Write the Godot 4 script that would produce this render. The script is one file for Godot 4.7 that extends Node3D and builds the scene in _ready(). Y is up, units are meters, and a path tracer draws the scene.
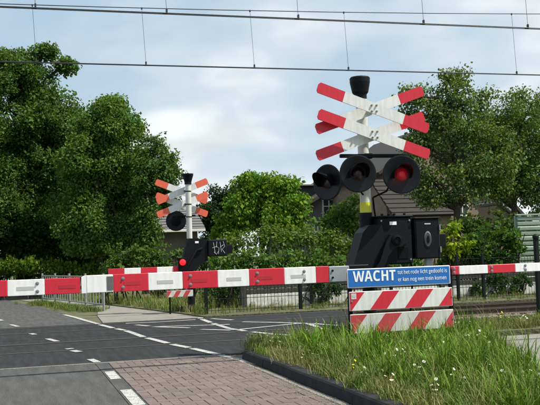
extends Node3D
# A Dutch level crossing seen from the road. World: x to the right across the road, -z along the road (v = -z), tracks along x.

const F := 900.0            # focal length in pixels of a 540 x 405 picture
const EYE := Vector3(0, 1.35, 0)
var cam_r: Vector3
var cam_u: Vector3
var cam_f: Vector3
var M := {}
var taken := {}

# ---------------------------------------------------------------- geometry collector
class Geo:
	var v := PackedVector3Array()
	var n := PackedVector3Array()
	var c := PackedColorArray()
	var i := PackedInt32Array()
	var col := Color(1, 1, 1)
	func face(pts: Array, out: Vector3) -> void:
		var nr: Vector3 = (pts[1] - pts[0]).cross(pts[2] - pts[0])
		if nr.length_squared() < 1e-16:
			return
		nr = nr.normalized()
		var rev := nr.dot(out) < 0.0
		if rev:
			nr = -nr
		var b := v.size()
		for p in pts:
			v.append(p); n.append(nr); c.append(col)
		for k in range(1, pts.size() - 1):
			i.append(b)
			if rev:
				i.append(b + k); i.append(b + k + 1)
			else:
				i.append(b + k + 1); i.append(b + k)
	func box(ce: Vector3, size: Vector3, bev := 0.0, bs := Basis.IDENTITY) -> void:
		var h := size * 0.5
		var b: float = min(bev, min(h.x, min(h.y, h.z)) * 0.9)
		for a in 3:
			var a1 := (a + 1) % 3
			var a2 := (a + 2) % 3
			for s in [-1.0, 1.0]:
				var q := []
				for t in [[-1, -1], [1, -1], [1, 1], [-1, 1]]:
					var p := Vector3.ZERO
					p[a] = s * h[a]; p[a1] = t[0] * (h[a1] - b); p[a2] = t[1] * (h[a2] - b)
					q.append(ce + bs * p)
				var o := Vector3.ZERO
				o[a] = s
				face(q, bs * o)
		if b <= 0.0:
			return
		for a in 3:
			var a1 := (a + 1) % 3
			var a2 := (a + 2) % 3
			for s1 in [-1.0, 1.0]:
				for s2 in [-1.0, 1.0]:
					var q := []
					for t in [[-1, 0], [1, 0], [1, 1], [-1, 1]]:
						var p := Vector3.ZERO
						p[a] = t[0] * (h[a] - b)
						if t[1] == 0:
							p[a1] = s1 * h[a1]; p[a2] = s2 * (h[a2] - b)
						else:
							p[a1] = s1 * (h[a1] - b); p[a2] = s2 * h[a2]
						q.append(ce + bs * p)
					var o := Vector3.ZERO
					o[a1] = s1; o[a2] = s2
					face(q, bs * o)
		for sx in [-1.0, 1.0]:
			for sy in [-1.0, 1.0]:
				for sz in [-1.0, 1.0]:
					var sg := Vector3(sx, sy, sz)
					var q := []
					for a in 3:
						var p := sg * (h - Vector3(b, b, b))
						p[a] = sg[a] * h[a]
						q.append(ce + bs * p)
					face(q, bs * sg)
	func tube(pts: Array, radii: Array, sides := 8, caps := true) -> void:
		var b := v.size()
		var up := Vector3.UP
		var m := pts.size()
		for k in m:
			var d: Vector3 = (pts[min(k + 1, m - 1)] - pts[max(k - 1, 0)]).normalized()
			if absf(d.dot(up)) > 0.95:
				up = Vector3.RIGHT if absf(d.x) < 0.9 else Vector3.UP
			var x := d.cross(up).normalized()
			var y := d.cross(x).normalized()
			up = -y if false else up
			for s in sides:
				var t := TAU * s / sides
				var o := x * cos(t) + y * sin(t)
				v.append(pts[k] + o * radii[k]); n.append(o); c.append(col)
		for k in m - 1:
			for s in sides:
				var s2 := (s + 1) % sides
				var p := b + k * sides
				i.append_array(PackedInt32Array([p + s, p + sides + s, p + s2, p + s2, p + sides + s, p + sides + s2]))
		if caps:
			for e in [0, m - 1]:
				var q := []
				for s in sides:
					q.append(v[b + e * sides + s])
				var o: Vector3 = pts[0] - pts[1] if e == 0 else pts[m - 1] - pts[m - 2]
				face(q, o)
	# polygon in the xy plane of xf, pushed out along its z from z0 to z1
	func prism(poly: PackedVector2Array, z0: float, z1: float, xf := Transform3D.IDENTITY) -> void:
		var tr := Geometry2D.triangulate_polygon(poly)
		for k in range(0, tr.size(), 3):
			for z in [z0, z1]:
				var q := []
				for j in 3:
					var p := poly[tr[k + j]]
					q.append(xf * Vector3(p.x, p.y, z))
				face(q, xf.basis.z * (1.0 if (z == z1) == (z1 > z0) else -1.0))
		var cw := Geometry2D.is_polygon_clockwise(poly)
		for k in poly.size():
			var a := poly[k]
			var b2 := poly[(k + 1) % poly.size()]
			var e := b2 - a
			var o := Vector2(e.y, -e.x)
			if cw:
				o = -o
			face([xf * Vector3(a.x, a.y, z0), xf * Vector3(b2.x, b2.y, z0), xf * Vector3(b2.x, b2.y, z1), xf * Vector3(a.x, a.y, z1)], xf.basis * Vector3(o.x, o.y, 0))
	# profile of (radius, height) turned round the y axis of xf
	func lathe(prof: Array, sides := 24, xf := Transform3D.IDENTITY) -> void:
		for k in prof.size() - 1:
			var p: Vector2 = prof[k]
			var q: Vector2 = prof[k + 1]
			var e := q - p
			if e.length() < 1e-6:
				continue
			var nr := Vector2(e.y, -e.x).normalized()
			var b := v.size()
			for s in sides + 1:
				var t := TAU * s / sides
				var d := Vector3(cos(t), 0, sin(t))
				var nn := (xf.basis * (d * nr.x + Vector3.UP * nr.y)).normalized()
				v.append(xf * (d * p.x + Vector3.UP * p.y)); n.append(nn); c.append(col)
				v.append(xf * (d * q.x + Vector3.UP * q.y)); n.append(nn); c.append(col)
			for s in sides:
				var o := b + s * 2
				i.append_array(PackedInt32Array([o, o + 2, o + 1, o + 2, o + 3, o + 1]))
	func leaf(p: Vector3, d: Vector3, sd: Vector3, l: float, w: float, cl: Color) -> void:
		var b := v.size()
		var nr := sd.cross(d).normalized()
		v.append(p); v.append(p + d * l * 0.45 + sd * w); v.append(p + d * l); v.append(p + d * l * 0.45 - sd * w)
		for k in 4:
			n.append(nr); c.append(cl)
		i.append(b); i.append(b + 2); i.append(b + 1); i.append(b); i.append(b + 3); i.append(b + 2)
	func mesh(shift := Vector3.ZERO) -> ArrayMesh:
		var a := []
		a.resize(Mesh.ARRAY_MAX)
		var vv := v
		if shift != Vector3.ZERO:
			vv = PackedVector3Array()
			vv.resize(v.size())
			for k in v.size():
				vv[k] = v[k] + shift
		a[Mesh.ARRAY_VERTEX] = vv
		a[Mesh.ARRAY_NORMAL] = n
		a[Mesh.ARRAY_COLOR] = c
		a[Mesh.ARRAY_INDEX] = i
		var m := ArrayMesh.new()
		m.add_surface_from_arrays(Mesh.PRIMITIVE_TRIANGLES, a)
		return m

# ---------------------------------------------------------------- scene helpers
func numbered(called: String) -> String:
	var k: int = taken.get(called, 0)
	taken[called] = k + 1
	return called if k == 0 else "%s_%03d" % [called, k]

func metas(o: Node, label: String, category: String, group := "", kind := "") -> void:
	if label: o.set_meta("label", label)
	if category: o.set_meta("category", category)
	if group: o.set_meta("group", group)
	if kind: o.set_meta("kind", kind)

func thing(called: String, label: String, category: String, at: Vector3, group := "", kind := "") -> Node3D:
	var o := Node3D.new()
	o.name = numbered(called)
	add_child(o)
	o.position = at
	metas(o, label, category, group, kind)
	return o

func base_of(o: Node) -> Vector3:
	var p := Vector3.ZERO
	while o != self and o is Node3D:
		p += o.position
		o = o.get_parent()
	return p

# geometry in world coordinates becomes a part of its thing
func part(parent: Node, called: String, g: Geo, m: Material, label := "", kind := "") -> MeshInstance3D:
	var o := MeshInstance3D.new()
	o.name = called
	o.mesh = g.mesh(-base_of(parent))
	o.material_override = m
	parent.add_child(o, true)
	if label: o.set_meta("label", label)
	if kind: o.set_meta("kind", kind)
	return o

func solo(called: String, g: Geo, m: Material, label: String, category: String, kind := "", group := "") -> MeshInstance3D:
	var o := MeshInstance3D.new()
	o.name = numbered(called)
	o.mesh = g.mesh()
	o.material_override = m
	add_child(o)
	metas(o, label, category, group, kind)
	return o

# the point that a pixel of the photograph shows at the distance v along the road
func pt(px: float, py: float, v: float) -> Vector3:
	var d := cam_r * ((px - 270.0) / F) - cam_u * ((py - 202.5) / F) + cam_f
	return EYE + d * (-v / d.z)

func gp(px: float, py: float, h := 0.0) -> Vector3:
	var d := cam_r * ((px - 270.0) / F) - cam_u * ((py - 202.5) / F) + cam_f
	return EYE + d * ((h - EYE.y) / d.y)

func mpp(p: Vector3) -> float:
	return (p - EYE).dot(cam_f) / F

func lin(r: float, g: float, b: float) -> Color:
	return Color(r, g, b).linear_to_srgb()

func noise_tex(freq: float, lo: Color, hi: Color, seed_: int, size := 512, oct := 4, mid := 0.5) -> NoiseTexture2D:
	var f := FastNoiseLite.new()
	f.noise_type = FastNoiseLite.TYPE_SIMPLEX_SMOOTH
	f.seed = seed_
	f.frequency = freq
	f.fractal_octaves = oct
	var t := NoiseTexture2D.new()
	t.width = size
	t.height = size
	t.seamless = true
	t.noise = f
	var gr := Gradient.new()
	gr.offsets = PackedFloat32Array([0.0, mid, 1.0])
	gr.colors = PackedColorArray([lo, lo.lerp(hi, 0.5), hi])
	t.color_ramp = gr
	return t

# a material of base colour (linear) with a fine and a coarse grain; tile sizes in metres
func grain(r: float, g: float, b: float, rough: float, fine := 0.15, fine_m := 0.6, coarse := 0.12, coarse_m := 4.0, bump := 0.0, seed_ := 1, freq := 0.05) -> StandardMaterial3D:
	var m := StandardMaterial3D.new()
	m.roughness = rough
	m.albedo_texture = noise_tex(freq, lin(r * (1 - fine), g * (1 - fine), b * (1 - fine)), lin(r * (1 + fine), g * (1 + fine), b * (1 + fine)), seed_)
	m.uv1_triplanar = true
	m.uv1_world_triplanar = true
	m.uv1_scale = Vector3.ONE / fine_m
	if coarse > 0.0:
		m.detail_enabled = true
		m.detail_blend_mode = BaseMaterial3D.BLEND_MODE_MUL
		m.detail_albedo = noise_tex(0.012, lin(1 - 2 * coarse, 1 - 2 * coarse, 1 - 2 * coarse), Color(1, 1, 1), seed_ + 50, 512, 5)
		m.detail_uv_layer = BaseMaterial3D.DETAIL_UV_2
		m.uv2_triplanar = true
		m.uv2_world_triplanar = true
		m.uv2_scale = Vector3.ONE / coarse_m
	if bump > 0.0:
		var f := FastNoiseLite.new()
		f.seed = seed_ + 9
		f.frequency = freq
		f.fractal_octaves = 3
		var t := NoiseTexture2D.new()
		t.width = 512
		t.height = 512
		t.seamless = true
		t.as_normal_map = true
		t.bump_strength = 6.0
		t.noise = f
		m.normal_enabled = true
		m.normal_texture = t
		m.normal_scale = bump
	return m

func flat(r: float, g: float, b: float, rough := 0.6, metal := 0.0) -> StandardMaterial3D:
	var m := StandardMaterial3D.new()
	m.albedo_color = lin(r, g, b)
	m.roughness = rough
	m.metallic = metal
	return m

# dirt that has run down: the coarse pattern is stretched along the height
func streaked(m: StandardMaterial3D, across := 0.35, along := 3.0) -> StandardMaterial3D:
	m.uv2_scale = Vector3(1.0 / across, 1.0 / along, 1.0 / across)
	return m

func soft(m: StandardMaterial3D, sp: float) -> StandardMaterial3D:
	m.metallic_specular = sp
	return m

func leafy(back: float, rough := 0.55) -> StandardMaterial3D:
	var m := StandardMaterial3D.new()
	m.vertex_color_use_as_albedo = true
	m.albedo_color = Color(1, 1, 1)
	m.roughness = rough
	m.metallic_specular = 0.16
	m.cull_mode = BaseMaterial3D.CULL_DISABLED
	m.backlight_enabled = true
	m.backlight = Color(back, back, back * 0.55)
	return m

func poly_sheet(pts: Array, y: float, thick := 0.32) -> Geo:   # pts of (u, v)
	var g := Geo.new()
	var p := PackedVector2Array()
	for q in pts:
		p.append(Vector2(q[0], q[1]))
	g.prism(p, y - thick, y, Transform3D(Basis(Vector3(1, 0, 0), Vector3(0, 0, -1), Vector3(0, 1, 0)), Vector3.ZERO))
	return g

func stripe_line(g: Geo, pts: Array, w: float, y: float) -> void:   # painted line through (u, v) points, lying flat
	for k in pts.size() - 1:
		var a := Vector3(pts[k][0], y, -pts[k][1])
		var b := Vector3(pts[k + 1][0], y, -pts[k + 1][1])
		var d := (b - a).normalized()
		var s := Vector3(-d.z, 0, d.x) * w * 0.5
		g.face([a - s, b - s, b + s, a + s], Vector3.UP)

# ---------------------------------------------------------------- build
func _ready() -> void:
	setup_view()
	setup_materials()
	build_ground()
	build_tracks()
	build_overhead()
	build_near_barrier()
	build_warning_boards()
	build_far_barrier()
	build_fences()
	build_houses()
	build_trees()
	build_grass()

func setup_view() -> void:
	var pitch := atan(53.5 / F)
	var yaw := deg_to_rad(16.0)
	var roll := deg_to_rad(2.0)
	cam_f = Vector3(sin(yaw) * cos(pitch), sin(pitch), -cos(yaw) * cos(pitch))
	var r := Vector3(cos(yaw), 0, sin(yaw))
	var u := r.cross(cam_f)
	cam_r = r * cos(roll) - u * sin(roll)
	cam_u = u * cos(roll) + r * sin(roll)
	var cam := Camera3D.new()
	cam.name = "camera"
	add_child(cam)
	cam.transform = Transform3D(Basis(cam_r, cam_u, -cam_f), EYE)
	cam.fov = rad_to_deg(2.0 * atan(202.5 / F))
	cam.near = 0.05
	cam.far = 1500.0
	cam.current = true
	var we := WorldEnvironment.new()
	we.name = "world_environment"
	var e := Environment.new()
	e.background_mode = Environment.BG_SKY
	e.tonemap_mode = Environment.TONE_MAPPER_LINEAR
	e.tonemap_exposure = 1.55
	e.sdfgi_enabled = true
	e.ssao_enabled = true
	e.ssil_enabled = true
	var sk := Sky.new()
	var pm := PanoramaSkyMaterial.new()
	pm.panorama = sky_picture()
	sk.sky_material = pm
	e.sky = sk
	we.environment = e
	add_child(we)
	var sun := DirectionalLight3D.new()
	sun.name = "sun"
	sun.light_energy = 1.5
	sun.light_color = Color(1.0, 0.965, 0.91)
	sun.light_angular_distance = 0.6
	sun.shadow_enabled = true
	add_child(sun)
	var to_sun := Vector3(0.62, 1.0, 0.30).normalized()
	sun.look_at_from_position(to_sun * 60.0, Vector3.ZERO, Vector3.UP)

func sky_picture() -> ImageTexture:
	var w := 1536
	var h := 768
	var im := Image.create(w, h, false, Image.FORMAT_RGBF)
	im.fill(Color(0.16, 0.17, 0.14))
	var f1 := FastNoiseLite.new()
	f1.noise_type = FastNoiseLite.TYPE_SIMPLEX_SMOOTH
	f1.seed = 90
	f1.frequency = 1.2
	f1.fractal_octaves = 6
	f1.fractal_gain = 0.52
	var f2 := FastNoiseLite.new()
	f2.seed = 97
	f2.frequency = 0.4
	f2.fractal_octaves = 3
	var off := Vector3(0.10, -0.05, 0.14)
	for y in h / 2 + 4:
		var el := PI * (0.5 - (y + 0.5) / h)
		var sy := sin(maxf(el, 0.0))
		var blue := Color(0.355, 0.45, 0.525).lerp(Color(0.20, 0.31, 0.44), pow(sy, 0.7))
		for x in w:
			var az := TAU * ((x + 0.5) / w - 0.5)
			var d := Vector3(sin(az) * cos(el), sy, -cos(az) * cos(el))
			var k := 1.0 / (d.y + 0.30)
			var q := Vector3(d.x * k * 1.5, d.z * k * 1.5, d.y * 4.5)
			var n1 := f1.get_noise_3dv(q)
			var n2 := f2.get_noise_3dv(q)
			var m := n1 * 0.95 + n2 * 0.7
			var veil := smoothstep(-0.55, 0.40, m + 0.16) * 0.85
			var heap := smoothstep(-0.06, 0.26, m)
			var relief := clampf((n1 - f1.get_noise_3dv(q + off)) * 1.1, -0.4, 0.4)
			var white := 0.58 + 0.24 * relief + 0.06 * n2
			var thin := Color(0.475, 0.54, 0.585)
			var cl := Color(white * 0.955, white * 0.995, white * 1.02)
			im.set_pixel(x, y, blue.lerp(thin, veil).lerp(cl, heap * 0.92))
	return ImageTexture.create_from_image(im)

func setup_materials() -> void:
	M.earth = grain(0.10, 0.105, 0.05, 0.95, 0.35, 1.3, 0.2, 9.0, 0.8, 3, 0.03)
	M.asphalt = soft(grain(0.094, 0.099, 0.098, 0.9, 0.42, 0.8, 0.2, 3.5, 0.8, 5, 0.09), 0.25)
	M.dark_asphalt = soft(grain(0.040, 0.044, 0.048, 0.9, 0.42, 0.8, 0.2, 3.0, 0.8, 7, 0.09), 0.2)
	for m in [M.asphalt, M.dark_asphalt]:   # stains drawn out along the lanes by wheels
		m.uv2_scale = Vector3(1.0 / 0.9, 1.0, 1.0 / 6.0)
	M.concrete = grain(0.21, 0.205, 0.18, 0.92, 0.2, 0.8, 0.14, 3.0, 0.5, 11, 0.05)
	M.kerb = soft(grain(0.034, 0.038, 0.040, 0.9, 0.35, 0.5, 0.2, 1.3, 0.6, 13, 0.06), 0.25)
	M.brick = []
	for t in [[0.148, 0.114, 0.104], [0.134, 0.106, 0.098], [0.156, 0.124, 0.114], [0.124, 0.101, 0.096]]:
		M.brick.append(grain(t[0], t[1], t[2], 0.9, 0.2, 0.25, 0.12, 2.2, 0.5, 17 + M.brick.size(), 0.06))
	M.joint = grain(0.10, 0.085, 0.072, 0.95, 0.3, 0.3, 0.0, 1.0, 0.0, 23, 0.08)
	M.paint = grain(0.47, 0.48, 0.47, 0.85, 0.3, 0.30, 0.2, 0.9, 0.0, 29, 0.03)
	var worn: Gradient = M.paint.albedo_texture.color_ramp
	worn.offsets = PackedFloat32Array([0.0, 0.27, 0.30, 1.0])
	worn.colors = PackedColorArray([Color(lin(0.25, 0.25, 0.25), 0.0), Color(lin(0.3, 0.31, 0.3), 0.0), Color(lin(0.36, 0.37, 0.36), 1.0), Color(lin(0.60, 0.61, 0.60), 1.0)])
	M.paint.transparency = BaseMaterial3D.TRANSPARENCY_ALPHA_SCISSOR
	M.paint.alpha_scissor_threshold = 0.5
	M.white = streaked(grain(0.90, 0.91, 0.90, 0.38, 0.03, 0.9, 0.08, 1.2, 0.0, 31, 0.03))
	M.plank_white = streaked(grain(0.74, 0.76, 0.745, 0.5, 0.05, 0.7, 0.10, 0.9, 0.0, 33, 0.03))
	M.red = streaked(grain(0.60, 0.020, 0.042, 0.4, 0.05, 0.6, 0.08, 1.0, 0.0, 35, 0.03))
	M.faded_red = streaked(grain(0.75, 0.14, 0.075, 0.5, 0.05, 0.6, 0.08, 1.0, 0.0, 36, 0.03))
	M.worn_red = streaked(grain(0.52, 0.055, 0.065, 0.5, 0.10, 0.3, 0.12, 0.6, 0.0, 37, 0.04))
	M.worn_white = streaked(grain(0.66, 0.67, 0.63, 0.55, 0.08, 0.3, 0.18, 0.6, 0.0, 38, 0.04))
	M.dark_red = flat(0.42, 0.018, 0.032, 0.5)
	M.label_grey = grain(0.52, 0.53, 0.53, 0.5, 0.5, 0.09, 0.0, 1.0, 0.0, 39, 0.12)
	M.grey_metal = grain(0.30, 0.34, 0.37, 0.45, 0.1, 0.4, 0.08, 1.0, 0.0, 41, 0.03)
	M.galv = grain(0.12, 0.132, 0.125, 0.5, 0.15, 0.3, 0.1, 1.0, 0.0, 43, 0.05)
	M.pole = streaked(grain(0.60, 0.62, 0.57, 0.45, 0.05, 0.5, 0.08, 0.8, 0.0, 45, 0.03))
	M.black = soft(grain(0.008, 0.010, 0.0135, 0.5, 0.2, 0.4, 0.1, 1.0, 0.0, 47, 0.04), 0.25)
	M.matt_black = soft(grain(0.006, 0.0065, 0.008, 0.7, 0.2, 0.4, 0.1, 1.0, 0.0, 48, 0.04), 0.2)
	M.disc = soft(grain(0.010, 0.012, 0.016, 0.34, 0.2, 0.4, 0.1, 1.0, 0.0, 46, 0.04), 0.32)
	M.yellow = flat(0.62, 0.62, 0.02, 0.4)
	M.blue = grain(0.012, 0.15, 0.50, 0.35, 0.04, 0.6, 0.06, 0.8, 0.0, 49, 0.03)
	M.letter = flat(0.85, 0.87, 0.88, 0.45)
	M.bolt = flat(0.30, 0.32, 0.33, 0.35, 0.7)
	M.rust = grain(0.085, 0.058, 0.044, 0.8, 0.3, 0.3, 0.15, 1.0, 0.4, 51, 0.06)
	M.railhead = flat(0.075, 0.072, 0.07, 0.55, 0.3)
	M.sleeper = grain(0.17, 0.15, 0.13, 0.95, 0.25, 0.5, 0.15, 2.0, 0.4, 53, 0.05)
	M.wire = flat(0.035, 0.04, 0.045, 0.5, 0.3)
	M.bark = grain(0.055, 0.045, 0.035, 0.95, 0.4, 0.35, 0.15, 1.5, 0.8, 55, 0.05)
	M.fence_green = soft(flat(0.008, 0.014, 0.012, 0.6), 0.25)
	M.plank_dark = grain(0.055, 0.058, 0.05, 0.9, 0.3, 0.7, 0.2, 1.6, 0.4, 57, 0.04)
	M.plank_pale = grain(0.76, 0.77, 0.72, 0.9, 0.15, 0.6, 0.2, 1.2, 0.3, 58, 0.04)
	M.leaf = leafy(0.85)
	M.grass = leafy(0.6, 0.6)

# ---------------------------------------------------------------- ground
func build_ground() -> void:
	var g := Geo.new()
	g.face([Vector3(-400, -0.34, 60), Vector3(400, -0.34, 60), Vector3(400, -0.34, -700), Vector3(-400, -0.34, -700)], Vector3.UP)
	solo("ground", g, M.earth, "grassy earth stretching out beneath the road and gardens", "ground", "structure")
	# near road of grey asphalt, with the brick cycle lane beside it
	var road := solo("road", poly_sheet([[-9, -12], [1.02, -12], [1.02, 12.3], [-9, 12.3]], 0.0), M.asphalt, "worn grey asphalt traffic lane in front of the barrier", "road", "structure")
	g = Geo.new()
	for d in [[4.6, 5.75], [6.6, 7.6], [8.5, 9.58], [10.5, 11.26]]:
		var e := Geo.new()
		e.face([Vector3(1.045, 0.009, -d[0]), Vector3(1.165, 0.009, -d[0]), Vector3(1.165, 0.009, -d[1]), Vector3(1.045, 0.009, -d[1])], Vector3.UP)
		part(road, "lane_dash", e, M.paint)
	part(road, "joint_strip", poly_sheet([[1.024, -12], [1.185, -12], [1.185, 12.3], [1.024, 12.3]], 0.005), M.asphalt)
	# crossing deck: strips of dark asphalt with grooves for the rails
	var deck := Node3D.new()
	deck.name = "crossing_deck"
	add_child(deck)
	metas(deck, "smooth dark asphalt deck of the level crossing between the barriers", "crossing deck", "", "structure")
	var xr := 7.4
	var bands := [[12.3, 14.25], [14.46, 15.70], [15.91, 18.25], [18.46, 19.70], [19.91, 20.25]]
	for b in bands:
		part(deck, "deck_panel", poly_sheet([[-14, b[0]], [xr, b[0]], [xr, b[1]], [-14, b[1]]], 0.004, 0.3), M.dark_asphalt)
	part(deck, "edge_strip", poly_sheet([[-9, 12.27], [2.75, 12.27], [2.75, 12.33], [-9, 12.33]], 0.008, 0.05), M.concrete)
	# painted lines on the deck
	var lines := [
		[[2.92, 10.9], [2.80, 11.8], [2.72, 12.25]], [[2.71, 12.36], [2.60, 13.1], [2.55, 13.4]], [[2.53, 13.55], [2.39, 14.23]], [[2.36, 14.48], [2.26, 15.3], [2.2, 15.68]], [[2.17, 15.93], [2.11, 17.0], [2.06, 17.6]], [[2.05, 17.75], [1.95, 18.23]],
		[[1.91, 18.48], [1.76, 19.68]], [[1.75, 19.93], [1.71, 20.24]], [[1.70, 20.3], [1.58, 21.4], [1.46, 22.6], [1.25, 24.2]],
		[[4.07, 20.2], [4.0, 19.95]], [[3.98, 19.66], [3.93, 18.5]], [[3.92, 18.22], [3.9, 16.7], [4.02, 15.95]], [[4.08, 15.66], [4.29, 14.88], [4.5, 14.5]], [[4.56, 14.22], [4.75, 13.6]],
		[[2.3, 19.62], [3.0, 19.5], [3.83, 19.64]], [[2.45, 19.0], [2.64, 18.5]], [[2.68, 18.2], [3.27, 17.4]], [[3.4, 16.86], [3.84, 16.3]], [[3.9, 16.3], [5.35, 16.96], [5.54, 16.8]],
		[[5.5, 16.8], [5.4, 15.95]], [[5.37, 15.66], [5.31, 14.5]], [[5.58, 16.75], [5.81, 15.95]], [[4.2, 19.66], [4.5, 18.9]], [[4.54, 18.2], [5.02, 17.6], [5.5, 16.9]], [[2.7, 18.2], [4.15, 17.7]]]
	for l in lines:
		var e := Geo.new()
		stripe_line(e, l, 0.115, 0.012)
		part(deck, "painted_line", e, M.paint)
	for d in [[1.06, 12.36, 1.0, 12.8, 0.10], [0.93, 13.95, 0.85, 14.22, 0.12], [0.84, 14.48, 0.80, 14.6, 0.12], [0.70, 16.05, 0.56, 16.75, 0.10], [0.37, 17.9, 0.30, 18.22, 0.10]]:
		var e := Geo.new()
		stripe_line(e, [[d[0], d[1]], [d[2], d[3]]], d[4], 0.0125)
		part(deck, "lane_dash", e, M.paint)
	# road beyond the crossing, bending away
	var far := solo("road", poly_sheet([[-14, 19.96], [-14, 60], [-9, 60], [-3.2, 48], [-0.2, 36], [0.85, 29], [1.55, 22.5], [1.85, 20.26], [1.85, 19.96]], 0.0011), M.asphalt, "grey asphalt road bending away beyond the tracks", "road", "structure")
	for d in [[0.07, 20.5, -0.08, 21.3], [-0.29, 23.0, -0.5, 24.2], [-0.62, 25.2, -0.95, 26.8]]:
		var e := Geo.new()
		stripe_line(e, [[d[0], d[1]], [d[2], d[3]]], 0.1, 0.010)
		part(far, "lane_dash", e, M.paint)
	solo("path", poly_sheet([[1.88, 20.27], [4.12, 20.27], [3.9, 22.0], [3.45, 24.6], [2.9, 27.6], [1.6, 34], [0.9, 36], [0.2, 36], [1.0, 31.5], [2.2, 25.2], [2.0, 23.0]], 0.006), M.concrete, "pale worn footpath leading past the metal railing beyond the tracks", "footpath", "structure")
	solo("path", poly_sheet([[4.0, 5.0], [5.3, 8.4], [6.3, 10.7], [7.0, 12.2], [16, 12.6], [16, 5.0]], 0.02), M.concrete, "grey concrete footpath behind the flowering grass verge", "footpath", "structure")
	solo("soil", poly_sheet([[-14, 20.3], [30, 20.3], [30, 60], [-14, 60]], -0.012, 0.3), M.earth, "bare soil showing between the bending road and the far footpath", "soil", "structure")
	build_cycle_lane()
	build_kerb()
	build_grit()
	# raised grass verge behind the kerb
	solo("verge", poly_sheet([[3.0, 1.0], [3.0, 11.9], [3.12, 12.4], [3.5, 12.85], [5.2, 13.2], [9, 13.55], [16, 13.55], [16, 12.62], [6.98, 12.24], [6.26, 10.7], [5.26, 8.4], [3.9, 4.8], [3.6, 1.0]], 0.095, 0.4), M.earth, "raised strip of soil under the grass beside the kerb", "verge", "structure")
	solo("verge", poly_sheet([[4.16, 20.3], [16, 20.3], [16, 20.75], [26, 24], [26, 30], [1.0, 36.4], [1.8, 34], [2.95, 27.6], [3.5, 24.6], [3.95, 22.0]], 0.03, 0.36), M.earth, "rough grassy bank at the foot of the mesh fence", "verge", "structure")

func build_cycle_lane() -> void:
	var lane := solo("cycle_lane", poly_sheet([[1.186, -6], [2.86, -6], [2.86, 11.0], [3.5, 11.0], [3.5, 12.265], [1.186, 12.265]], -0.002, 0.3), M.joint, "reddish brick cycle lane beside the kerb before the crossing", "cycle lane", "structure")
	var g := Geo.new()
	# one brick with chamfered upper edges, long side along z
	var L := 0.21
	var W := 0.105
	g.box(Vector3(0, -0.012, 0), Vector3(W - 0.005, 0.03, L - 0.005), 0.003)
	var bm := g.mesh()
	var rng := RandomNumberGenerator.new()
	rng.seed = 4
	var spots := []
	var u0 := 1.19
	var cols := 15
	var rows := 48
	for r in rows:
		for c in cols:
			var k := posmod(c - r, 4)
			var v := 7.24 + r * W
			if k == 0:
				if c + 1 < cols:
					spots.append([u0 + (c + 1) * W, v + W * 0.5, true, false])
				else:
					spots.append([u0 + (c + 0.5) * W, v + W * 0.5, true, true])
			elif k == 1 and c == 0:
				spots.append([u0 + 0.5 * W, v + W * 0.5, true, true])
			elif k == 3:
				if r + 1 < rows:
					spots.append([u0 + (c + 0.5) * W, v + W, false, false])
				else:
					spots.append([u0 + (c + 0.5) * W, v + W * 0.5, true, true])
			elif k == 2 and r == 0:
				spots.append([u0 + (c + 0.5) * W, v + W * 0.5, true, true])
	var rest := Geo.new()
	var count := 0
	for s in spots:
		var tilt := Vector3(rng.randfn(0, 0.009), 0, rng.randfn(0, 0.009))
		var y := 0.006 + rng.randfn(0, 0.0016)
		var mi := rng.randi_range(0, 3)
		if s[1] > 8.1 and count < 296 and not s[3]:
			var o := MeshInstance3D.new()
			o.name = "brick"
			o.mesh = bm
			o.material_override = M.brick[mi]
			o.position = Vector3(s[0], y, -s[1])
			o.rotation = Vector3(tilt.x, PI / 2 if s[2] else 0.0, tilt.z)
			lane.add_child(o, true)
			count += 1
		else:
			var sz := Vector3(L if s[2] else W, 0.03, W if s[2] else L)
			if s[3]:
				sz = Vector3(W, 0.03, W)
			rest.box(Vector3(s[0], y - 0.012, -s[1]), sz - Vector3(0.005, 0, 0.005), 0.003)
	# a row of grey gutter slabs against the kerb
	part(lane, "bricks", rest, M.brick[1], "", "stuff")
	for k in 18:
		var e := Geo.new()
		e.box(Vector3(2.815, -0.008 + rng.randfn(0, 0.002), -(6.55 + k * 0.305)), Vector3(0.085, 0.04, 0.297), 0.006)
		part(lane, "gutter_slab", e, M.concrete)

func build_grit() -> void:
	var rng := RandomNumberGenerator.new()
	rng.seed = 77
	var g := Geo.new()
	for s in [-1.0, 1.0]:
		for k in 4:
			var t0 := TAU * k / 4.0
			var t1 := TAU * (k + 1) / 4.0
			g.face([Vector3(cos(t0), 0, sin(t0) * 0.7), Vector3(cos(t1), 0, sin(t1) * 0.7), Vector3(0.1, 0.6 * s, 0)], Vector3(cos((t0 + t1) / 2), s, sin((t0 + t1) / 2)))
	var grit := thing("grit", "loose grit and dry bits lying in the gutter along the kerb", "grit", Vector3(2.8, 0.0, -9.5), "", "stuff")
	var mm := MultiMesh.new()
	mm.transform_format = MultiMesh.TRANSFORM_3D
	mm.use_colors = true
	mm.mesh = g.mesh()
	mm.instance_count = 1500
	for k in mm.instance_count:
		var u := 2.86 - absf(rng.randfn(0, 0.16))
		if k % 5 == 0:
			u = rng.randf_range(1.2, 2.85)
		var p := Vector3(u, 0.012, -rng.randf_range(7.5, 12.2))
		mm.set_instance_transform(k, Transform3D(Basis(Vector3.UP, rng.randf() * TAU).scaled(Vector3.ONE * rng.randf_range(0.002, 0.009)), p - grit.position))
		var t := rng.randf_range(0.4, 1.5)
		mm.set_instance_color(k, Color(0.22 * t, 0.20 * t, 0.15 * t))
	var mi := MultiMeshInstance3D.new()
	mi.name = "grains"
	mi.multimesh = mm
	var sm := StandardMaterial3D.new()
	sm.vertex_color_use_as_albedo = true
	sm.roughness = 0.95
	mi.material_override = sm
	grit.add_child(mi)
	mi.set_meta("kind", "stuff")

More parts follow.
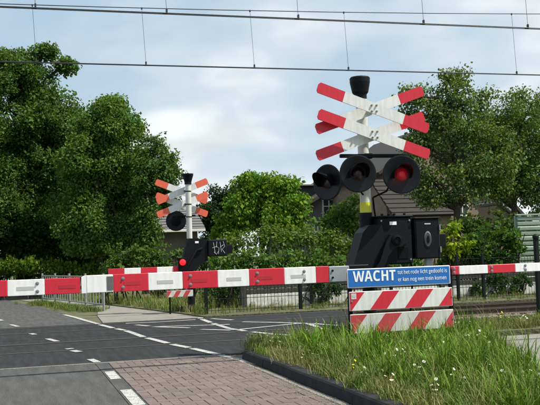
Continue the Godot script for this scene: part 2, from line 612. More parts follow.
func build_kerb() -> void:
	var kerb := Node3D.new()
	kerb.name = "kerb"
	add_child(kerb)
	metas(kerb, "dark concrete kerb between the brick lane and the grass verge", "kerb", "", "structure")
	var prof := PackedVector2Array([Vector2(0, -0.15), Vector2(0.0, 0.02), Vector2(0.014, 0.105), Vector2(0.03, 0.122), Vector2(0.14, 0.126), Vector2(0.15, 0.118), Vector2(0.15, -0.15)])
	var rng := RandomNumberGenerator.new()
	rng.seed = 9
	var v := 4.6
	while v < 11.5:
		var l := 0.995
		var g := Geo.new()
		var o := Vector3(2.868 + rng.randfn(0, 0.0015), rng.randfn(0, 0.002), 0)
		g.prism(prof, -(v + l), -v, Transform3D(Basis.IDENTITY, o))
		part(kerb, "kerb_stone", g, M.kerb)
		v += 0.9985
	# rounded end, curving away to the right
	var a := Vector2(2.868, v)
	var ang := 0.0
	for k in 4:
		ang += deg_to_rad(17.0)
		var d := Vector2(sin(ang), cos(ang))
		var l := 0.34
		var g := Geo.new()
		var z := Vector3(-d.x, 0, d.y)      # extrusion runs back along -d
		var x := Vector3(d.y, 0, d.x)
		g.prism(prof, -l, 0.0, Transform3D(Basis(x, Vector3.UP, z), Vector3(a.x, -0.012 * (k + 1), -a.y)))
		part(kerb, "kerb_stone", g, M.kerb)
		a += d * (l + 0.006)

# ---------------------------------------------------------------- tracks
func build_tracks() -> void:
	var rp := PackedVector2Array([Vector2(-0.07, 0), Vector2(0.07, 0), Vector2(0.07, 0.012), Vector2(0.012, 0.035), Vector2(0.010, 0.11), Vector2(0.035, 0.125), Vector2(0.035, 0.155), Vector2(0.028, 0.16), Vector2(-0.028, 0.16), Vector2(-0.035, 0.155), Vector2(-0.035, 0.125), Vector2(-0.010, 0.11), Vector2(-0.012, 0.035), Vector2(-0.07, 0.012)])
	var bed := poly_sheet([[7.42, 13.58], [60, 13.58], [60, 20.28], [7.42, 20.28]], -0.19, 0.14)
	var ballast := solo("ballast", bed, M.sleeper, "brownish stone ballast under the railway tracks", "ballast", "stuff")
	# loose stones
	var rng := RandomNumberGenerator.new()
	rng.seed = 21
	var sg := Geo.new()
	for s in [-1.0, 1.0]:
		for k in 5:
			var t0 := TAU * k / 5.0
			var t1 := TAU * (k + 1) / 5.0
			var r0 := 0.03 + 0.008 * sin(k * 2.3)
			var r1 := 0.03 + 0.008 * sin(((k + 1) % 5) * 2.3)
			sg.face([Vector3(cos(t0) * r0, 0, sin(t0) * r0), Vector3(cos(t1) * r1, 0, sin(t1) * r1), Vector3(0.006, 0.024 * s, -0.004)], Vector3(cos((t0 + t1) / 2), s, sin((t0 + t1) / 2)))
	var mm := MultiMesh.new()
	mm.transform_format = MultiMesh.TRANSFORM_3D
	mm.use_colors = true
	mm.mesh = sg.mesh()
	mm.instance_count = 9000
	for k in mm.instance_count:
		var p := Vector3(rng.randf_range(7.45, 15.5), -0.18 + rng.randf() * 0.02, -rng.randf_range(13.6, 20.25))
		mm.set_instance_transform(k, Transform3D(Basis.from_euler(Vector3(rng.randf() * TAU, rng.randf() * TAU, rng.randf() * TAU)).scaled(Vector3.ONE * rng.randf_range(0.7, 1.5)), p))
		var t := rng.randf_range(0.6, 1.5)
		mm.set_instance_color(k, Color(0.20 * t, 0.175 * t, 0.15 * t))
	var mi := MultiMeshInstance3D.new()
	mi.name = "stones"
	mi.multimesh = mm
	var sm := StandardMaterial3D.new()
	sm.vertex_color_use_as_albedo = true
	sm.roughness = 0.95
	mi.material_override = sm
	ballast.add_child(mi)
	mi.set_meta("kind", "stuff")
	var which := 0
	for vc in [15.08, 19.08]:
		var t := thing("railway_track", ["rusty railway track on the barrier side of the pair", "rusty railway track along the mesh fence"][which], "railway track", Vector3(8, 0, -vc))
		which += 1
		for s in [-0.7535, 0.7535]:
			var g := Geo.new()
			# across the deck the rail lies flush, to the side it stands on sleepers
			g.prism(rp, -16.0, 55.0, Transform3D(Basis(Vector3(0, 0, 1), Vector3.UP, Vector3(1, 0, 0)), Vector3(0, -0.145 if false else -0.152, -vc - s)))
			part(t, "rail", g, M.rust)
			var h := Geo.new()
			h.box(Vector3(20, 0.0085, -vc - s), Vector3(72, 0.003, 0.071), 0.0)
			part(t, "rail_head", h, M.railhead)
		var u := 7.7
		while u < 15.5:
			var g := Geo.new()
			g.box(Vector3(u, -0.225, -vc), Vector3(0.24, 0.14, 2.5), 0.02)
			part(t, "sleeper", g, M.sleeper)
			u += 0.6

# ---------------------------------------------------------------- overhead line
func build_overhead() -> void:
	var lab := ["overhead line whose contact wire hangs above the rails along the mesh fence", "overhead line whose contact wire hangs above the rails beside the barrier"]
	var k := 0
	for s in [[19.08, 5.53, [0.53, 2.81, 5.22, 7.45, 11.8, 15.5, -2.5], 6.72], [15.08, 5.56, [0.42, 2.6, 4.97, 7.42, 9.62, 12.0, -2.0], 7.05]]:
		var vc: float = s[0]
		var y: float = s[1]
		var t := thing("overhead_line", lab[k], "overhead wire", Vector3(5, 0, -vc))
		k += 1
		for o in [-0.032, 0.032]:
			var g := Geo.new()
			g.tube([Vector3(-45, y, -vc + o), Vector3(60, y, -vc + o)], [0.009, 0.009], 6)
			part(t, "contact_wire", g, M.wire)
		var pts := []
		var rad := []
		for j in 41:
			var u := -45.0 + j * 2.6
			pts.append(Vector3(u, mess(u, s[3]), -vc)); rad.append(0.0095)
		var g2 := Geo.new()
		g2.tube(pts, rad, 6)
		part(t, "messenger_wire", g2, M.wire)
		for u in s[2]:
			var g := Geo.new()
			g.tube([Vector3(u, y + 0.03, -vc), Vector3(u - 0.06, mess(u, s[3]), -vc)], [0.004, 0.004], 5)
			g.box(Vector3(u, y + 0.035, -vc), Vector3(0.03, 0.09, 0.05), 0.006)
			g.box(Vector3(u - 0.06, mess(u, s[3]) - 0.01, -vc), Vector3(0.03, 0.05, 0.03), 0.006)
			part(t, "dropper", g, M.wire)

func mess(u: float, low: float) -> float:
	return low + 0.0012 * (u + 4.0) * (u + 4.0)

# ---------------------------------------------------------------- the barrier by the verge
func cross_planks(t: Node3D, ce: Vector3, dx: float, dy: float, wid: float, white: Material, red: Material, flip := 1.0) -> void:
	# two planks; the one falling to the right is in front
	for k in 2:
		var s := -1.0 if k == 0 else 1.0
		var z := (0.02 if k == 0 else -0.10) * flip
		var ang := atan2(dy * s, dx)
		var xf := Transform3D(Basis(Vector3(0, 0, 1), ang), ce + Vector3(0, 0, z))
		var L := sqrt(dx * dx + dy * dy)
		var w := wid * 0.5
		var th := 0.022
		var tip := L * 0.46
		var g := Geo.new()
		g.prism(PackedVector2Array([Vector2(-L + tip, -w), Vector2(L - tip, -w), Vector2(L - tip, w), Vector2(-L + tip, w)]), -th / 2, th / 2, xf)
		var p := part(t, "cross_plank", g, white)
		for e in [-1.0, 1.0]:
			var h := Geo.new()
			var a: float = (L - tip + 0.0015) * e
			h.prism(PackedVector2Array([Vector2(a, -w), Vector2((L - 0.022) * e, -w), Vector2(L * e, -w + 0.03), Vector2(L * e, w - 0.03), Vector2((L - 0.022) * e, w), Vector2(a, w)]), -th / 2, th / 2, xf)
			part(p, "red_tip", h, red)
		if k == 0:
			for q in [Vector2(-0.035, 0.04), Vector2(0.035, 0.04), Vector2(-0.035, -0.04), Vector2(0.035, -0.04)]:
				var h := Geo.new()
				h.lathe([Vector2(0.014, -0.02), Vector2(0.014, 0.012), Vector2(0.009, 0.018), Vector2(0, 0.018)], 10, Transform3D(Basis(Vector3(1, 0, 0), PI / 2), ce + Vector3(q.x, q.y, z + 0.012 * flip)))
				part(p, "bolt", h, M.bolt)
	# spacer between the planks and bracket back to the pole
	var b := Geo.new()
	b.box(ce + Vector3(0, 0, -0.04 * flip), Vector3(0.08, 0.06, 0.095), 0.008)
	part(t, "spacer", b, M.galv)

func signal_lamp(t: Node3D, ce: Vector3, yaw: float, lit: bool, r := 0.25) -> void:
	# xf: y axis looks the way the lamp shines
	var dir := Basis(Vector3.UP, yaw) * Vector3(0, 0, 1)
	var right := Vector3.UP.cross(dir).normalized()
	var xf := Transform3D(Basis(right, dir, right.cross(dir)), ce)
	var g := Geo.new()
	g.lathe([Vector2(0.0, -0.012), Vector2(r - 0.02, -0.004), Vector2(r, 0.006), Vector2(r, 0.02), Vector2(r - 0.015, 0.024), Vector2(0.125, 0.008), Vector2(0.08, 0.006)], 40, xf)
	var p := part(t, "signal_lamp", g, M.disc)
	var b := Geo.new()
	b.lathe([Vector2(0.0, -0.19), Vector2(0.09, -0.18), Vector2(0.125, -0.13), Vector2(0.135, -0.01)], 24, xf)
	b.box(xf * Vector3(0, -0.15, 0), Vector3(0.08, 0.12, 0.10), 0.01)
	part(p, "lamp_housing", b, M.matt_black)
	# visor: a tunnel open below
	var h := Geo.new()
	var n := 22
	for k in n:
		var t0 := deg_to_rad(-205.0 + 230.0 * k / n + 0.0) * -1.0
		var t1 := deg_to_rad(-205.0 + 230.0 * (k + 1) / n) * -1.0
		var o := []
		for tt in [t0, t1]:
			var d: Vector3 = right * cos(tt) + Vector3.UP * sin(tt)
			var len: float = 0.09 + 0.17 * maxf(0.0, sin(tt) * 0.75 + 0.25)
			o.append([ce + d * 0.118, ce + d * 0.122 + dir * len, d, len])
		for rr in [0.0, 0.006]:
			h.face([o[0][0] + o[0][2] * rr, o[1][0] + o[1][2] * rr, o[1][1] + o[1][2] * rr, o[0][1] + o[0][2] * rr], (o[0][2] + o[1][2]) * (1.0 if rr > 0 else -1.0))
		h.face([o[0][1], o[1][1], o[1][1] + o[1][2] * 0.006, o[0][1] + o[0][2] * 0.006], dir)
	part(p, "visor", h, M.matt_black)
	var l := Geo.new()
	l.lathe([Vector2(0.09, 0.0), Vector2(0.088, 0.012), Vector2(0.068, 0.03), Vector2(0.04, 0.042), Vector2(0, 0.047)], 28, xf)
	var m := flat(0.016, 0.003, 0.004, 0.3)
	if lit:
		m = flat(0.16, 0.005, 0.012, 0.4)
		m.emission_enabled = true
		m.emission = lin(0.62, 0.012, 0.05)
		m.emission_energy_multiplier = 0.04
		var om := OmniLight3D.new()
		om.name = "lamp_glow"
		om.light_color = lin(1.0, 0.02, 0.06)
		om.light_energy = 0.01
		om.light_size = 0.1
		om.omni_range = 12.0
		om.omni_attenuation = 2.0
		om.shadow_enabled = true
		om.position = ce + dir * 0.12 - base_of(t)
		t.add_child(om, true)
	part(p, "lens", l, m)

func stripe_boom(t: Node3D, edges: Array, first_red: bool, y0: float, y1: float, v: float, th: float, bolts: Array, stickers: Array) -> MeshInstance3D:
	# core beam with a panel for each stripe; edges run along x
	var g := Geo.new()
	var a: float = edges[0]
	var b: float = edges[edges.size() - 1]
	g.box(Vector3((a + b) / 2, (y0 + y1) / 2, -v), Vector3(absf(b - a) - 0.01, (y1 - y0) - 0.02, th - 0.01), 0.006)
	var beam := part(t, "boom", g, M.white)
	for k in edges.size() - 1:
		var red := (k % 2 == 0) == first_red
		var e := Geo.new()
		e.box(Vector3((edges[k] + edges[k + 1]) / 2, (y0 + y1) / 2, -v), Vector3(absf(edges[k + 1] - edges[k]) - 0.002, y1 - y0, th), 0.005)
		part(beam, "red_stripe" if red else "white_stripe", e, M.red if red else M.white)
	for u in bolts:
		for f in [0.24, 0.74]:
			var h := Geo.new()
			h.lathe([Vector2(0.021, 0), Vector2(0.021, 0.004), Vector2(0.012, 0.006), Vector2(0.012, 0.014), Vector2(0, 0.015)], 12, Transform3D(Basis(Vector3(1, 0, 0), PI / 2), Vector3(u, y0 + (y1 - y0) * f, -v + th / 2)))
			part(beam, "bolt", h, M.bolt)
	for s in stickers:
		var h := Geo.new()
		h.box(Vector3(s[0], y0 + (y1 - y0) * 0.45, -v + th / 2 + 0.001), Vector3(s[1], 0.045, 0.002), 0.0)
		part(beam, "sticker", h, M.dark_red if s[2] else M.label_grey)
	return beam

func build_near_barrier() -> void:
	var vp := 11.5
	var t := thing("level_crossing_barrier", "tall level crossing signal post with red lamp lit, holding the lowered boom", "crossing barrier", Vector3(4.66, 0.0, -vp))
	var px := 4.66
	var g := Geo.new()
	g.tube([Vector3(px, 1.86, -vp), Vector3(px, 3.55, -vp)], [0.076, 0.076], 24)
	var pole := part(t, "pole", g, M.pole)
	g = Geo.new()
	g.tube([Vector3(px, 1.90, -vp), Vector3(px, 2.04, -vp)], [0.0785, 0.0785], 24)
	part(pole, "reflective_band", g, M.yellow)
	g = Geo.new()
	g.tube([Vector3(px, -0.05, -vp), Vector3(px, 1.895, -vp)], [0.09, 0.09], 20)
	part(t, "pole_sleeve", g, M.black)
	g = Geo.new()
	g.box(Vector3(px, 0.11, -vp), Vector3(0.5, 0.12, 0.5), 0.02)
	part(t, "foot_plate", g, M.black)
	# warning bell on top
	g = Geo.new()
	g.lathe([Vector2(0.0, 3.47), Vector2(0.088, 3.47), Vector2(0.088, 3.53), Vector2(0.112, 3.56), Vector2(0.14, 3.70), Vector2(0.142, 3.76), Vector2(0.13, 3.775), Vector2(0, 3.775)], 14, Transform3D(Basis.IDENTITY, Vector3(px - 0.01, 0, -vp)))
	part(t, "bell", g, M.black)
	# crosses in front of the pole
	var cz := -11.18
	for c in [Vector3(4.70, 3.285, cz), Vector3(4.695, 2.93, cz)]:
		cross_planks(t, c, 0.79, 0.275, 0.145, M.plank_white, M.red)
		g = Geo.new()
		g.box(c + Vector3(-0.02, 0, -0.215), Vector3(0.07, 0.05, 0.25), 0.008)
		part(t, "bracket", g, M.galv)
	# lamp carrier
	g = Geo.new()
	g.box(Vector3(4.72, 2.66, -11.32), Vector3(0.95, 0.05, 0.05), 0.008)
	g.box(Vector3(px, 2.66, -11.41), Vector3(0.12, 0.07, 0.20), 0.008)
	g.box(Vector3(4.43, 2.54, -11.32), Vector3(0.045, 0.25, 0.045), 0.006)
	g.box(Vector3(5.03, 2.54, -11.32), Vector3(0.045, 0.25, 0.045), 0.006)
	part(t, "lamp_bracket", g, M.black)
	signal_lamp(t, Vector3(4.42, 2.40, -11.14), deg_to_rad(-6), false, 0.252)
	signal_lamp(t, Vector3(5.05, 2.385, -11.14), deg_to_rad(-10), true, 0.262)
	signal_lamp(t, Vector3(4.17, 2.33, -11.62), deg_to_rad(-60), false, 0.25)
	g = Geo.new()
	g.box(Vector3(4.42, 2.33, -11.6), Vector3(0.48, 0.05, 0.05), 0.008)
	part(t, "lamp_bracket", g, M.black)
	# boom drive: slanted bracket, housing, crank arm, cabinet
	g = Geo.new()
	g.prism(PackedVector2Array([Vector2(4.29, 1.12), Vector2(4.34, 1.16), Vector2(4.50, 1.62), Vector2(4.60, 1.72), Vector2(4.78, 1.72), Vector2(4.86, 1.12)]), -11.55, -11.24)
	part(t, "drive_bracket", g, M.black)
	g = Geo.new()
	g.box(Vector3(4.985, 1.50, -11.44), Vector3(0.49, 0.64, 0.36), 0.02)
	var hs := part(t, "drive_housing", g, M.black)
	g = Geo.new()
	g.box(Vector3(4.985, 1.828, -11.44), Vector3(0.52, 0.025, 0.39), 0.008)
	part(hs, "lid", g, M.black)
	for q in [4.82, 4.92, 5.0, 5.15]:
		g = Geo.new()
		g.lathe([Vector2(0.02, 0), Vector2(0.02, 0.03), Vector2(0, 0.035)], 8, Transform3D(Basis.IDENTITY, Vector3(q, 1.84, -11.32)))
		part(hs, "lid_bolt", g, M.black)
	g = Geo.new()
	g.box(Vector3(4.95, 1.735, -11.258), Vector3(0.10, 0.045, 0.004), 0.0)
	part(hs, "label_plate", g, M.letter)
	g = Geo.new()
	g.prism(PackedVector2Array([Vector2(4.60, 1.10), Vector2(4.74, 1.10), Vector2(4.83, 1.30), Vector2(4.92, 1.40), Vector2(5.02, 1.42), Vector2(5.16, 1.50), Vector2(5.18, 1.56), Vector2(5.12, 1.60), Vector2(4.98, 1.61), Vector2(4.87, 1.58), Vector2(4.80, 1.48), Vector2(4.70, 1.22)]), -11.24, -11.17)
	var arm := part(t, "crank_arm", g, M.black)
	g = Geo.new()
	var hub := Transform3D(Basis(Vector3(1, 0, 0), PI / 2), Vector3(4.955, 1.505, -11.17))
	g.lathe([Vector2(0.075, 0), Vector2(0.075, 0.02), Vector2(0.045, 0.03), Vector2(0.045, 0.018), Vector2(0, 0.018)], 20, hub)
	part(arm, "hub", g, M.matt_black)
	g = Geo.new()
	g.box(Vector3(5.445, 1.515, -11.38), Vector3(0.37, 0.55, 0.30), 0.018)
	var cab := part(t, "cabinet", g, M.black)
	g = Geo.new()
	g.box(Vector3(5.445, 1.795, -11.38), Vector3(0.395, 0.02, 0.325), 0.006)
	part(cab, "lid", g, M.black)
	g = Geo.new()
	g.lathe([Vector2(0.055, 0), Vector2(0.055, 0.006), Vector2(0.045, 0.012), Vector2(0, 0.012)], 20, Transform3D(Basis(Vector3(1, 0, 0), PI / 2) * Basis.from_scale(Vector3(1, 1, 2.1)), Vector3(5.44, 1.50, -11.23)))
	part(cab, "lock_plate", g, flat(0.035, 0.04, 0.045, 0.5))
	g = Geo.new()
	g.lathe([Vector2(0.02, 0.0), Vector2(0.02, 0.016), Vector2(0, 0.016)], 14, Transform3D(Basis(Vector3(1, 0, 0), PI / 2) * Basis.from_scale(Vector3(1, 1, 2.6)), Vector3(5.44, 1.50, -11.228)))
	part(cab, "keyhole", g, M.matt_black)
	g = Geo.new()
	g.box(Vector3(5.445, 1.715, -11.228), Vector3(0.09, 0.016, 0.004), 0.0)
	part(cab, "label_plate", g, M.label_grey)
	g = Geo.new()
	g.box(Vector3(5.70, 1.48, -11.45), Vector3(0.16, 0.20, 0.2), 0.01)
	part(t, "junction_box", g, M.black)
	for y in [1.36, 1.66]:
		g = Geo.new()
		g.tube([Vector3(5.625, y - 0.04, -11.225), Vector3(5.625, y + 0.04, -11.225)], [0.013, 0.013], 8)
		part(cab, "hinge", g, M.bolt)
	for q in [Vector2(4.78, 1.24), Vector2(5.19, 1.24), Vector2(5.19, 1.77), Vector2(4.78, 1.77)]:
		g = Geo.new()
		g.lathe([Vector2(0.013, 0), Vector2(0.013, 0.008), Vector2(0, 0.009)], 8, Transform3D(Basis(Vector3(1, 0, 0), PI / 2), Vector3(q.x, q.y, -11.26)))
		part(hs, "cover_bolt", g, M.bolt)
	g = Geo.new()
	g.box(Vector3(5.08, 1.33, -11.257), Vector3(0.16, 0.16, 0.008), 0.003)
	part(hs, "inspection_cover", g, M.matt_black)
	for q in [[Vector3(4.44, 2.42, -11.32), Vector3(4.50, 2.22, -11.36), Vector3(4.60, 2.14, -11.42)], [Vector3(5.03, 2.40, -11.32), Vector3(4.92, 2.18, -11.36), Vector3(4.74, 2.10, -11.42)], [Vector3(5.22, 1.40, -11.40), Vector3(5.30, 1.05, -11.45), Vector3(5.26, 0.5, -11.5), Vector3(5.22, 0.02, -11.5)], [Vector3(4.74, 2.10, -11.42), Vector3(4.75, 1.95, -11.42), Vector3(4.76, 1.80, -11.40)]]:
		g = Geo.new()
		var rr := []
		for j in q.size():
			rr.append(0.013)
		g.tube(q, rr, 7)
		part(t, "cable", g, M.matt_black)
	# the boom over the lane
	var beam := stripe_boom(t, [4.21, 3.97, 3.79, 3.36, 2.89, 2.48, 2.03, 1.6, 1.17, 0.85].slice(1), true, 0.978, 1.192, 11.2, 0.07, [3.63, 3.0, 2.13, 1.29], [[3.55, 0.2, false], [3.10, 0.2, true], [2.69, 0.19, false], [2.24, 0.2, true], [1.81, 0.2, false], [1.40, 0.2, true]])
	g = Geo.new()
	g.box(Vector3(4.115, 1.083, -11.2), Vector3(0.285, 0.206, 0.075), 0.008)
	var clampp := part(beam, "clamp", g, M.grey_metal)
	clampp.set_meta("label", "grey metal clamp at the root of the boom")
	g = Geo.new()
	g.box(Vector3(4.40, 1.10, -11.22), Vector3(0.29, 0.19, 0.09), 0.012)
	part(beam, "boom_root", g, M.black)
	for q in [1.04, 1.13]:
		g = Geo.new()
		g.lathe([Vector2(0.014, 0), Vector2(0.014, 0.012), Vector2(0, 0.013)], 10, Transform3D(Basis(Vector3(1, 0, 0), PI / 2), Vector3(4.02, q, -11.1625)))
		part(beam, "bolt", g, M.matt_black)
	g = Geo.new()
	g.box(Vector3(1.13, 1.085, -11.163), Vector3(0.075, 0.17, 0.004), 0.0)
	part(beam, "reflector_patch", g, M.galv)
	# slimmer outer length slid into the inner one
	g = Geo.new()
	g.prism(PackedVector2Array([Vector2(0.848, 0.978), Vector2(0.848, 1.192), Vector2(0.835, 1.192), Vector2(0.79, 1.172), Vector2(0.79, 0.978)]), -11.235, -11.165)
	part(beam, "joint_piece", g, M.white)
	stripe_boom(t, [0.788, 0.775, 0.355, -0.075, -0.50, -0.93, -1.36, -1.79, -2.2].slice(1), true, 0.98, 1.17, 11.2, 0.058, [0.27], [[0.62, 0.2, true], [0.13, 0.2, false]])
	# a slim second boom over the footpath, on its own arm from the cabinet
	stripe_boom(t, [5.79, 5.915, 6.36, 6.79, 7.25, 7.70, 8.15, 8.6], true, 1.005, 1.122, 11.3, 0.05, [5.84, 6.42, 6.95], [])
	g = Geo.new()
	g.box(Vector3(5.60, 1.06, -11.33), Vector3(0.40, 0.10, 0.06), 0.008)
	g.box(Vector3(5.50, 1.16, -11.36), Vector3(0.10, 0.20, 0.08), 0.008)
	part(t, "boom_arm", g, M.grey_metal)

func text(parent: Node3D, s: String, at: Vector3, cap: float, width: float, bold: bool, called: String) -> void:
	var f := SystemFont.new()
	f.font_names = PackedStringArray(["Droid Sans"])
	f.font_weight = 700 if bold else 400
	var m := TextMesh.new()
	m.text = s
	m.font = f
	m.font_size = 64
	m.depth = 0.3
	m.pixel_size = 0.01
	m.curve_step = 1.0
	m.horizontal_alignment = HORIZONTAL_ALIGNMENT_LEFT
	m.vertical_alignment = VERTICAL_ALIGNMENT_BOTTOM
	var bb := m.get_aabb()
	var o := MeshInstance3D.new()
	o.name = called
	o.mesh = m
	o.material_override = M.letter
	var capd := 0.01 * 64 * 0.714
	o.scale = Vector3(width / bb.size.x, cap / capd, 0.01)
	parent.add_child(o, true)
	o.position = at - base_of(parent) - Vector3(bb.position.x * o.scale.x, 0, 0)

func build_warning_boards() -> void:
	var v := 11.0
	var t := thing("warning_board_stand", "blue waiting notice above two red and white striped boards in the grass", "warning boards", Vector3(4.91, 0.09, -11.03))
	for u in [4.205, 5.655]:
		var g := Geo.new()
		g.box(Vector3(u, 0.55, -11.05), Vector3(0.05, 1.1, 0.05), 0.006)
		part(t, "post", g, M.matt_black)
	# message board
	var g := Geo.new()
	g.box(Vector3(4.895, 1.02, -v), Vector3(1.47, 0.246, 0.02), 0.006)
	var b := part(t, "message_board", g, M.letter, "blue notice telling people to wait until the red light is out")
	g = Geo.new()
	g.box(Vector3(4.895, 1.02, -v + 0.0095), Vector3(1.45, 0.226, 0.006), 0.002)
	part(b, "blue_panel", g, M.blue)
	var zt := -v + 0.0140
	text(b, "WACHT", Vector3(4.235, 0.928, zt), 0.135, 0.60, true, "lettering")
	text(b, "tot het rode licht gedoofd is", Vector3(4.865, 1.036, zt), 0.048, 0.715, false, "lettering")
	text(b, "er kan nog een trein komen", Vector3(4.868, 0.942, zt), 0.048, 0.70, false, "lettering")
	for row in [[0.60, 0.848, 0.0, M.red, M.plank_white, 0.0], [0.308, 0.556, 0.02, M.worn_red, M.worn_white, 0.004]]:
		var y0: float = row[0]
		var y1: float = row[1]
		var x0 := 4.175
		var x1 := 5.648
		g = Geo.new()
		g.box(Vector3((x0 + x1) / 2 + row[5], (y0 + y1) / 2, -v), Vector3(x1 - x0, y1 - y0, 0.02), 0.005)
		var sb := part(t, "striped_board", g, row[4])
		var rect := PackedVector2Array([Vector2(x0 + 0.008, y0 + 0.008), Vector2(x1 - 0.008, y0 + 0.008), Vector2(x1 - 0.008, y1 - 0.008), Vector2(x0 + 0.008, y1 - 0.008)])
		for k in 5:
			var c: float = x0 - 0.215 + k * 0.492 + row[2]
			var q := PackedVector2Array([Vector2(c, y0), Vector2(c + 0.235, y0), Vector2(c + 0.235 + 0.20, y1), Vector2(c + 0.20, y1)])
			for cl in Geometry2D.intersect_polygons(rect, q):
				g = Geo.new()
				g.prism(cl, -v + 0.0095, -v + 0.0125, Transform3D(Basis.IDENTITY, Vector3(row[5], 0, 0)))
				part(sb, "red_stripe", g, row[3])
		for u in [4.205, 5.64]:
			g = Geo.new()
			g.lathe([Vector2(0.012, 0), Vector2(0.012, 0.006), Vector2(0, 0.008)], 10, Transform3D(Basis(Vector3(1, 0, 0), PI / 2), Vector3(u, (y0 + y1) / 2, -v + 0.0125)))
			part(sb, "bolt", g, M.bolt)
		if row[2] == 0.0:
			g = Geo.new()
			g.box(Vector3(4.235, 0.79, -v + 0.0135), Vector3(0.07, 0.075, 0.003), 0.0)
			part(sb, "sticker", g, M.worn_white)
			g = Geo.new()
			g.prism(PackedVector2Array([Vector2(4.212, 0.80), Vector2(4.235, 0.815), Vector2(4.262, 0.79), Vector2(4.245, 0.765), Vector2(4.238, 0.785), Vector2(4.222, 0.78)]), -v + 0.0145, -v + 0.0165)
			part(sb, "sticker", g, M.label_grey)

# ---------------------------------------------------------------- the barrier beyond the tracks
func build_far_barrier() -> void:
	var v := 22.5
	var px := 4.30
	var t := thing("level_crossing_barrier", "level crossing post with faded orange-red crosses on the other side of the tracks", "crossing barrier", Vector3(px, 0.0, -v))
	var g := Geo.new()
	g.tube([Vector3(px, 1.84, -v), Vector3(px, 3.4, -v)], [0.072, 0.072], 20)
	var pole := part(t, "pole", g, M.pole)
	for y in [3.05, 2.72, 2.40]:
		g = Geo.new()
		g.tube([Vector3(px, y, -v), Vector3(px, y + 0.025, -v)], [0.077, 0.077], 20)
		part(pole, "band", g, M.matt_black)
	g = Geo.new()
	g.tube([Vector3(px, -0.05, -v), Vector3(px, 1.86, -v)], [0.09, 0.09], 18)
	part(t, "pole_sleeve", g, M.black)
	g = Geo.new()
	g.box(Vector3(px, 0.09, -v), Vector3(0.5, 0.14, 0.5), 0.02)
	part(t, "foot_plate", g, M.black)
	g = Geo.new()
	g.lathe([Vector2(0.0, 3.24), Vector2(0.09, 3.24), Vector2(0.09, 3.30), Vector2(0.145, 3.48), Vector2(0.145, 3.51), Vector2(0, 3.52)], 14, Transform3D(Basis.IDENTITY, Vector3(px, 0, -v)))
	part(t, "bell", g, M.black)
	for y in [3.08, 2.74]:
		var c := Vector3(px - 0.12, y, -v - 0.26)
		cross_planks(t, c, 0.66, 0.26, 0.165, M.plank_white, M.faded_red, -1.0)
		g = Geo.new()
		g.box(c + Vector3(0.06, 0, 0.14), Vector3(0.06, 0.05, 0.2), 0.008)
		part(t, "bracket", g, M.galv)
	signal_lamp(t, Vector3(4.02, 2.33, -v - 0.3), deg_to_rad(170), false, 0.26)
	g = Geo.new()
	g.box(Vector3(4.2, 2.45, -v - 0.16), Vector3(0.6, 0.05, 0.05), 0.008)
	part(t, "lamp_bracket", g, M.black)
	# drive, arm and cabinet
	g = Geo.new()
	g.prism(PackedVector2Array([Vector2(3.94, 1.06), Vector2(4.02, 1.22), Vector2(4.16, 1.74), Vector2(4.24, 1.86), Vector2(4.68, 1.84), Vector2(4.68, 1.30), Vector2(4.5, 1.2), Vector2(4.4, 1.06)]), -v + 0.08, -v + 0.32)
	var hs := part(t, "drive_housing", g, M.black)
	g = Geo.new()
	g.box(Vector3(4.42, 1.76, -v + 0.323), Vector3(0.09, 0.05, 0.004), 0.0)
	part(hs, "label_plate", g, M.letter)
	g = Geo.new()
	g.tube([Vector3(4.12, 1.10, -v + 0.35), Vector3(4.28, 1.36, -v + 0.35), Vector3(4.40, 1.55, -v + 0.35), Vector3(4.55, 1.60, -v + 0.35)], [0.04, 0.035, 0.035, 0.035], 10)
	part(t, "crank_arm", g, M.black)
	g = Geo.new()
	g.box(Vector3(4.94, 1.60, -v + 0.2), Vector3(0.48, 0.42, 0.34), 0.02)
	var cab := part(t, "cabinet", g, M.black)
	# sprayed scrawl on the cabinet
	for s in [[[4.83, 1.74], [4.87, 1.46]], [[4.80, 1.60], [4.93, 1.64]], [[4.92, 1.76], [4.90, 1.62], [4.97, 1.60], [4.95, 1.45]], [[5.0, 1.75], [5.03, 1.50]], [[5.0, 1.62], [5.11, 1.68]], [[5.08, 1.76], [5.12, 1.64], [5.05, 1.56], [5.12, 1.46]], [[4.84, 1.50], [4.90, 1.44], [4.96, 1.52]]]:
		g = Geo.new()
		var pts := []
		var rad := []
		for p in s:
			pts.append(Vector3(p[0], p[1], -v + 0.372)); rad.append(0.006)
		g.tube(pts, rad, 5)
		part(cab, "sprayed_mark", g, M.label_grey)
	g = Geo.new()
	g.box(Vector3(5.27, 1.56, -v + 0.15), Vector3(0.16, 0.22, 0.2), 0.01)
	part(t, "junction_box", g, M.black)
	# boom towards the road with a lit red lamp
	var bm := stripe_boom(t, [3.96, 3.80, 3.40, 3.0, 2.6, 2.21], true, 1.03, 1.175, v - 0.3, 0.06, [], [])
	g = Geo.new()
	g.box(Vector3(4.05, 1.10, -v + 0.3), Vector3(0.18, 0.16, 0.07), 0.01)
	part(bm, "boom_root", g, M.black)
	g = Geo.new()
	g.box(Vector3(4.03, 1.22, -v + 0.37), Vector3(0.20, 0.34, 0.09), 0.015)
	part(t, "boom_lamp_box", g, M.matt_black)
	var xf := Transform3D(Basis(Vector3(1, 0, 0), PI / 2), Vector3(4.03, 1.27, -v + 0.415))
	g = Geo.new()
	g.lathe([Vector2(0.08, 0.0), Vector2(0.076, 0.02), Vector2(0.045, 0.033), Vector2(0, 0.038)], 20, xf)
	var m := flat(0.5, 0.01, 0.02, 0.25)
	m.emission_enabled = true
	m.emission = lin(0.95, 0.015, 0.02)
	m.emission_energy_multiplier = 0.6
	part(t, "boom_lamp", g, m, "lit red lamp on the far boom")
	var om := OmniLight3D.new()
	om.name = "boom_lamp_glow"
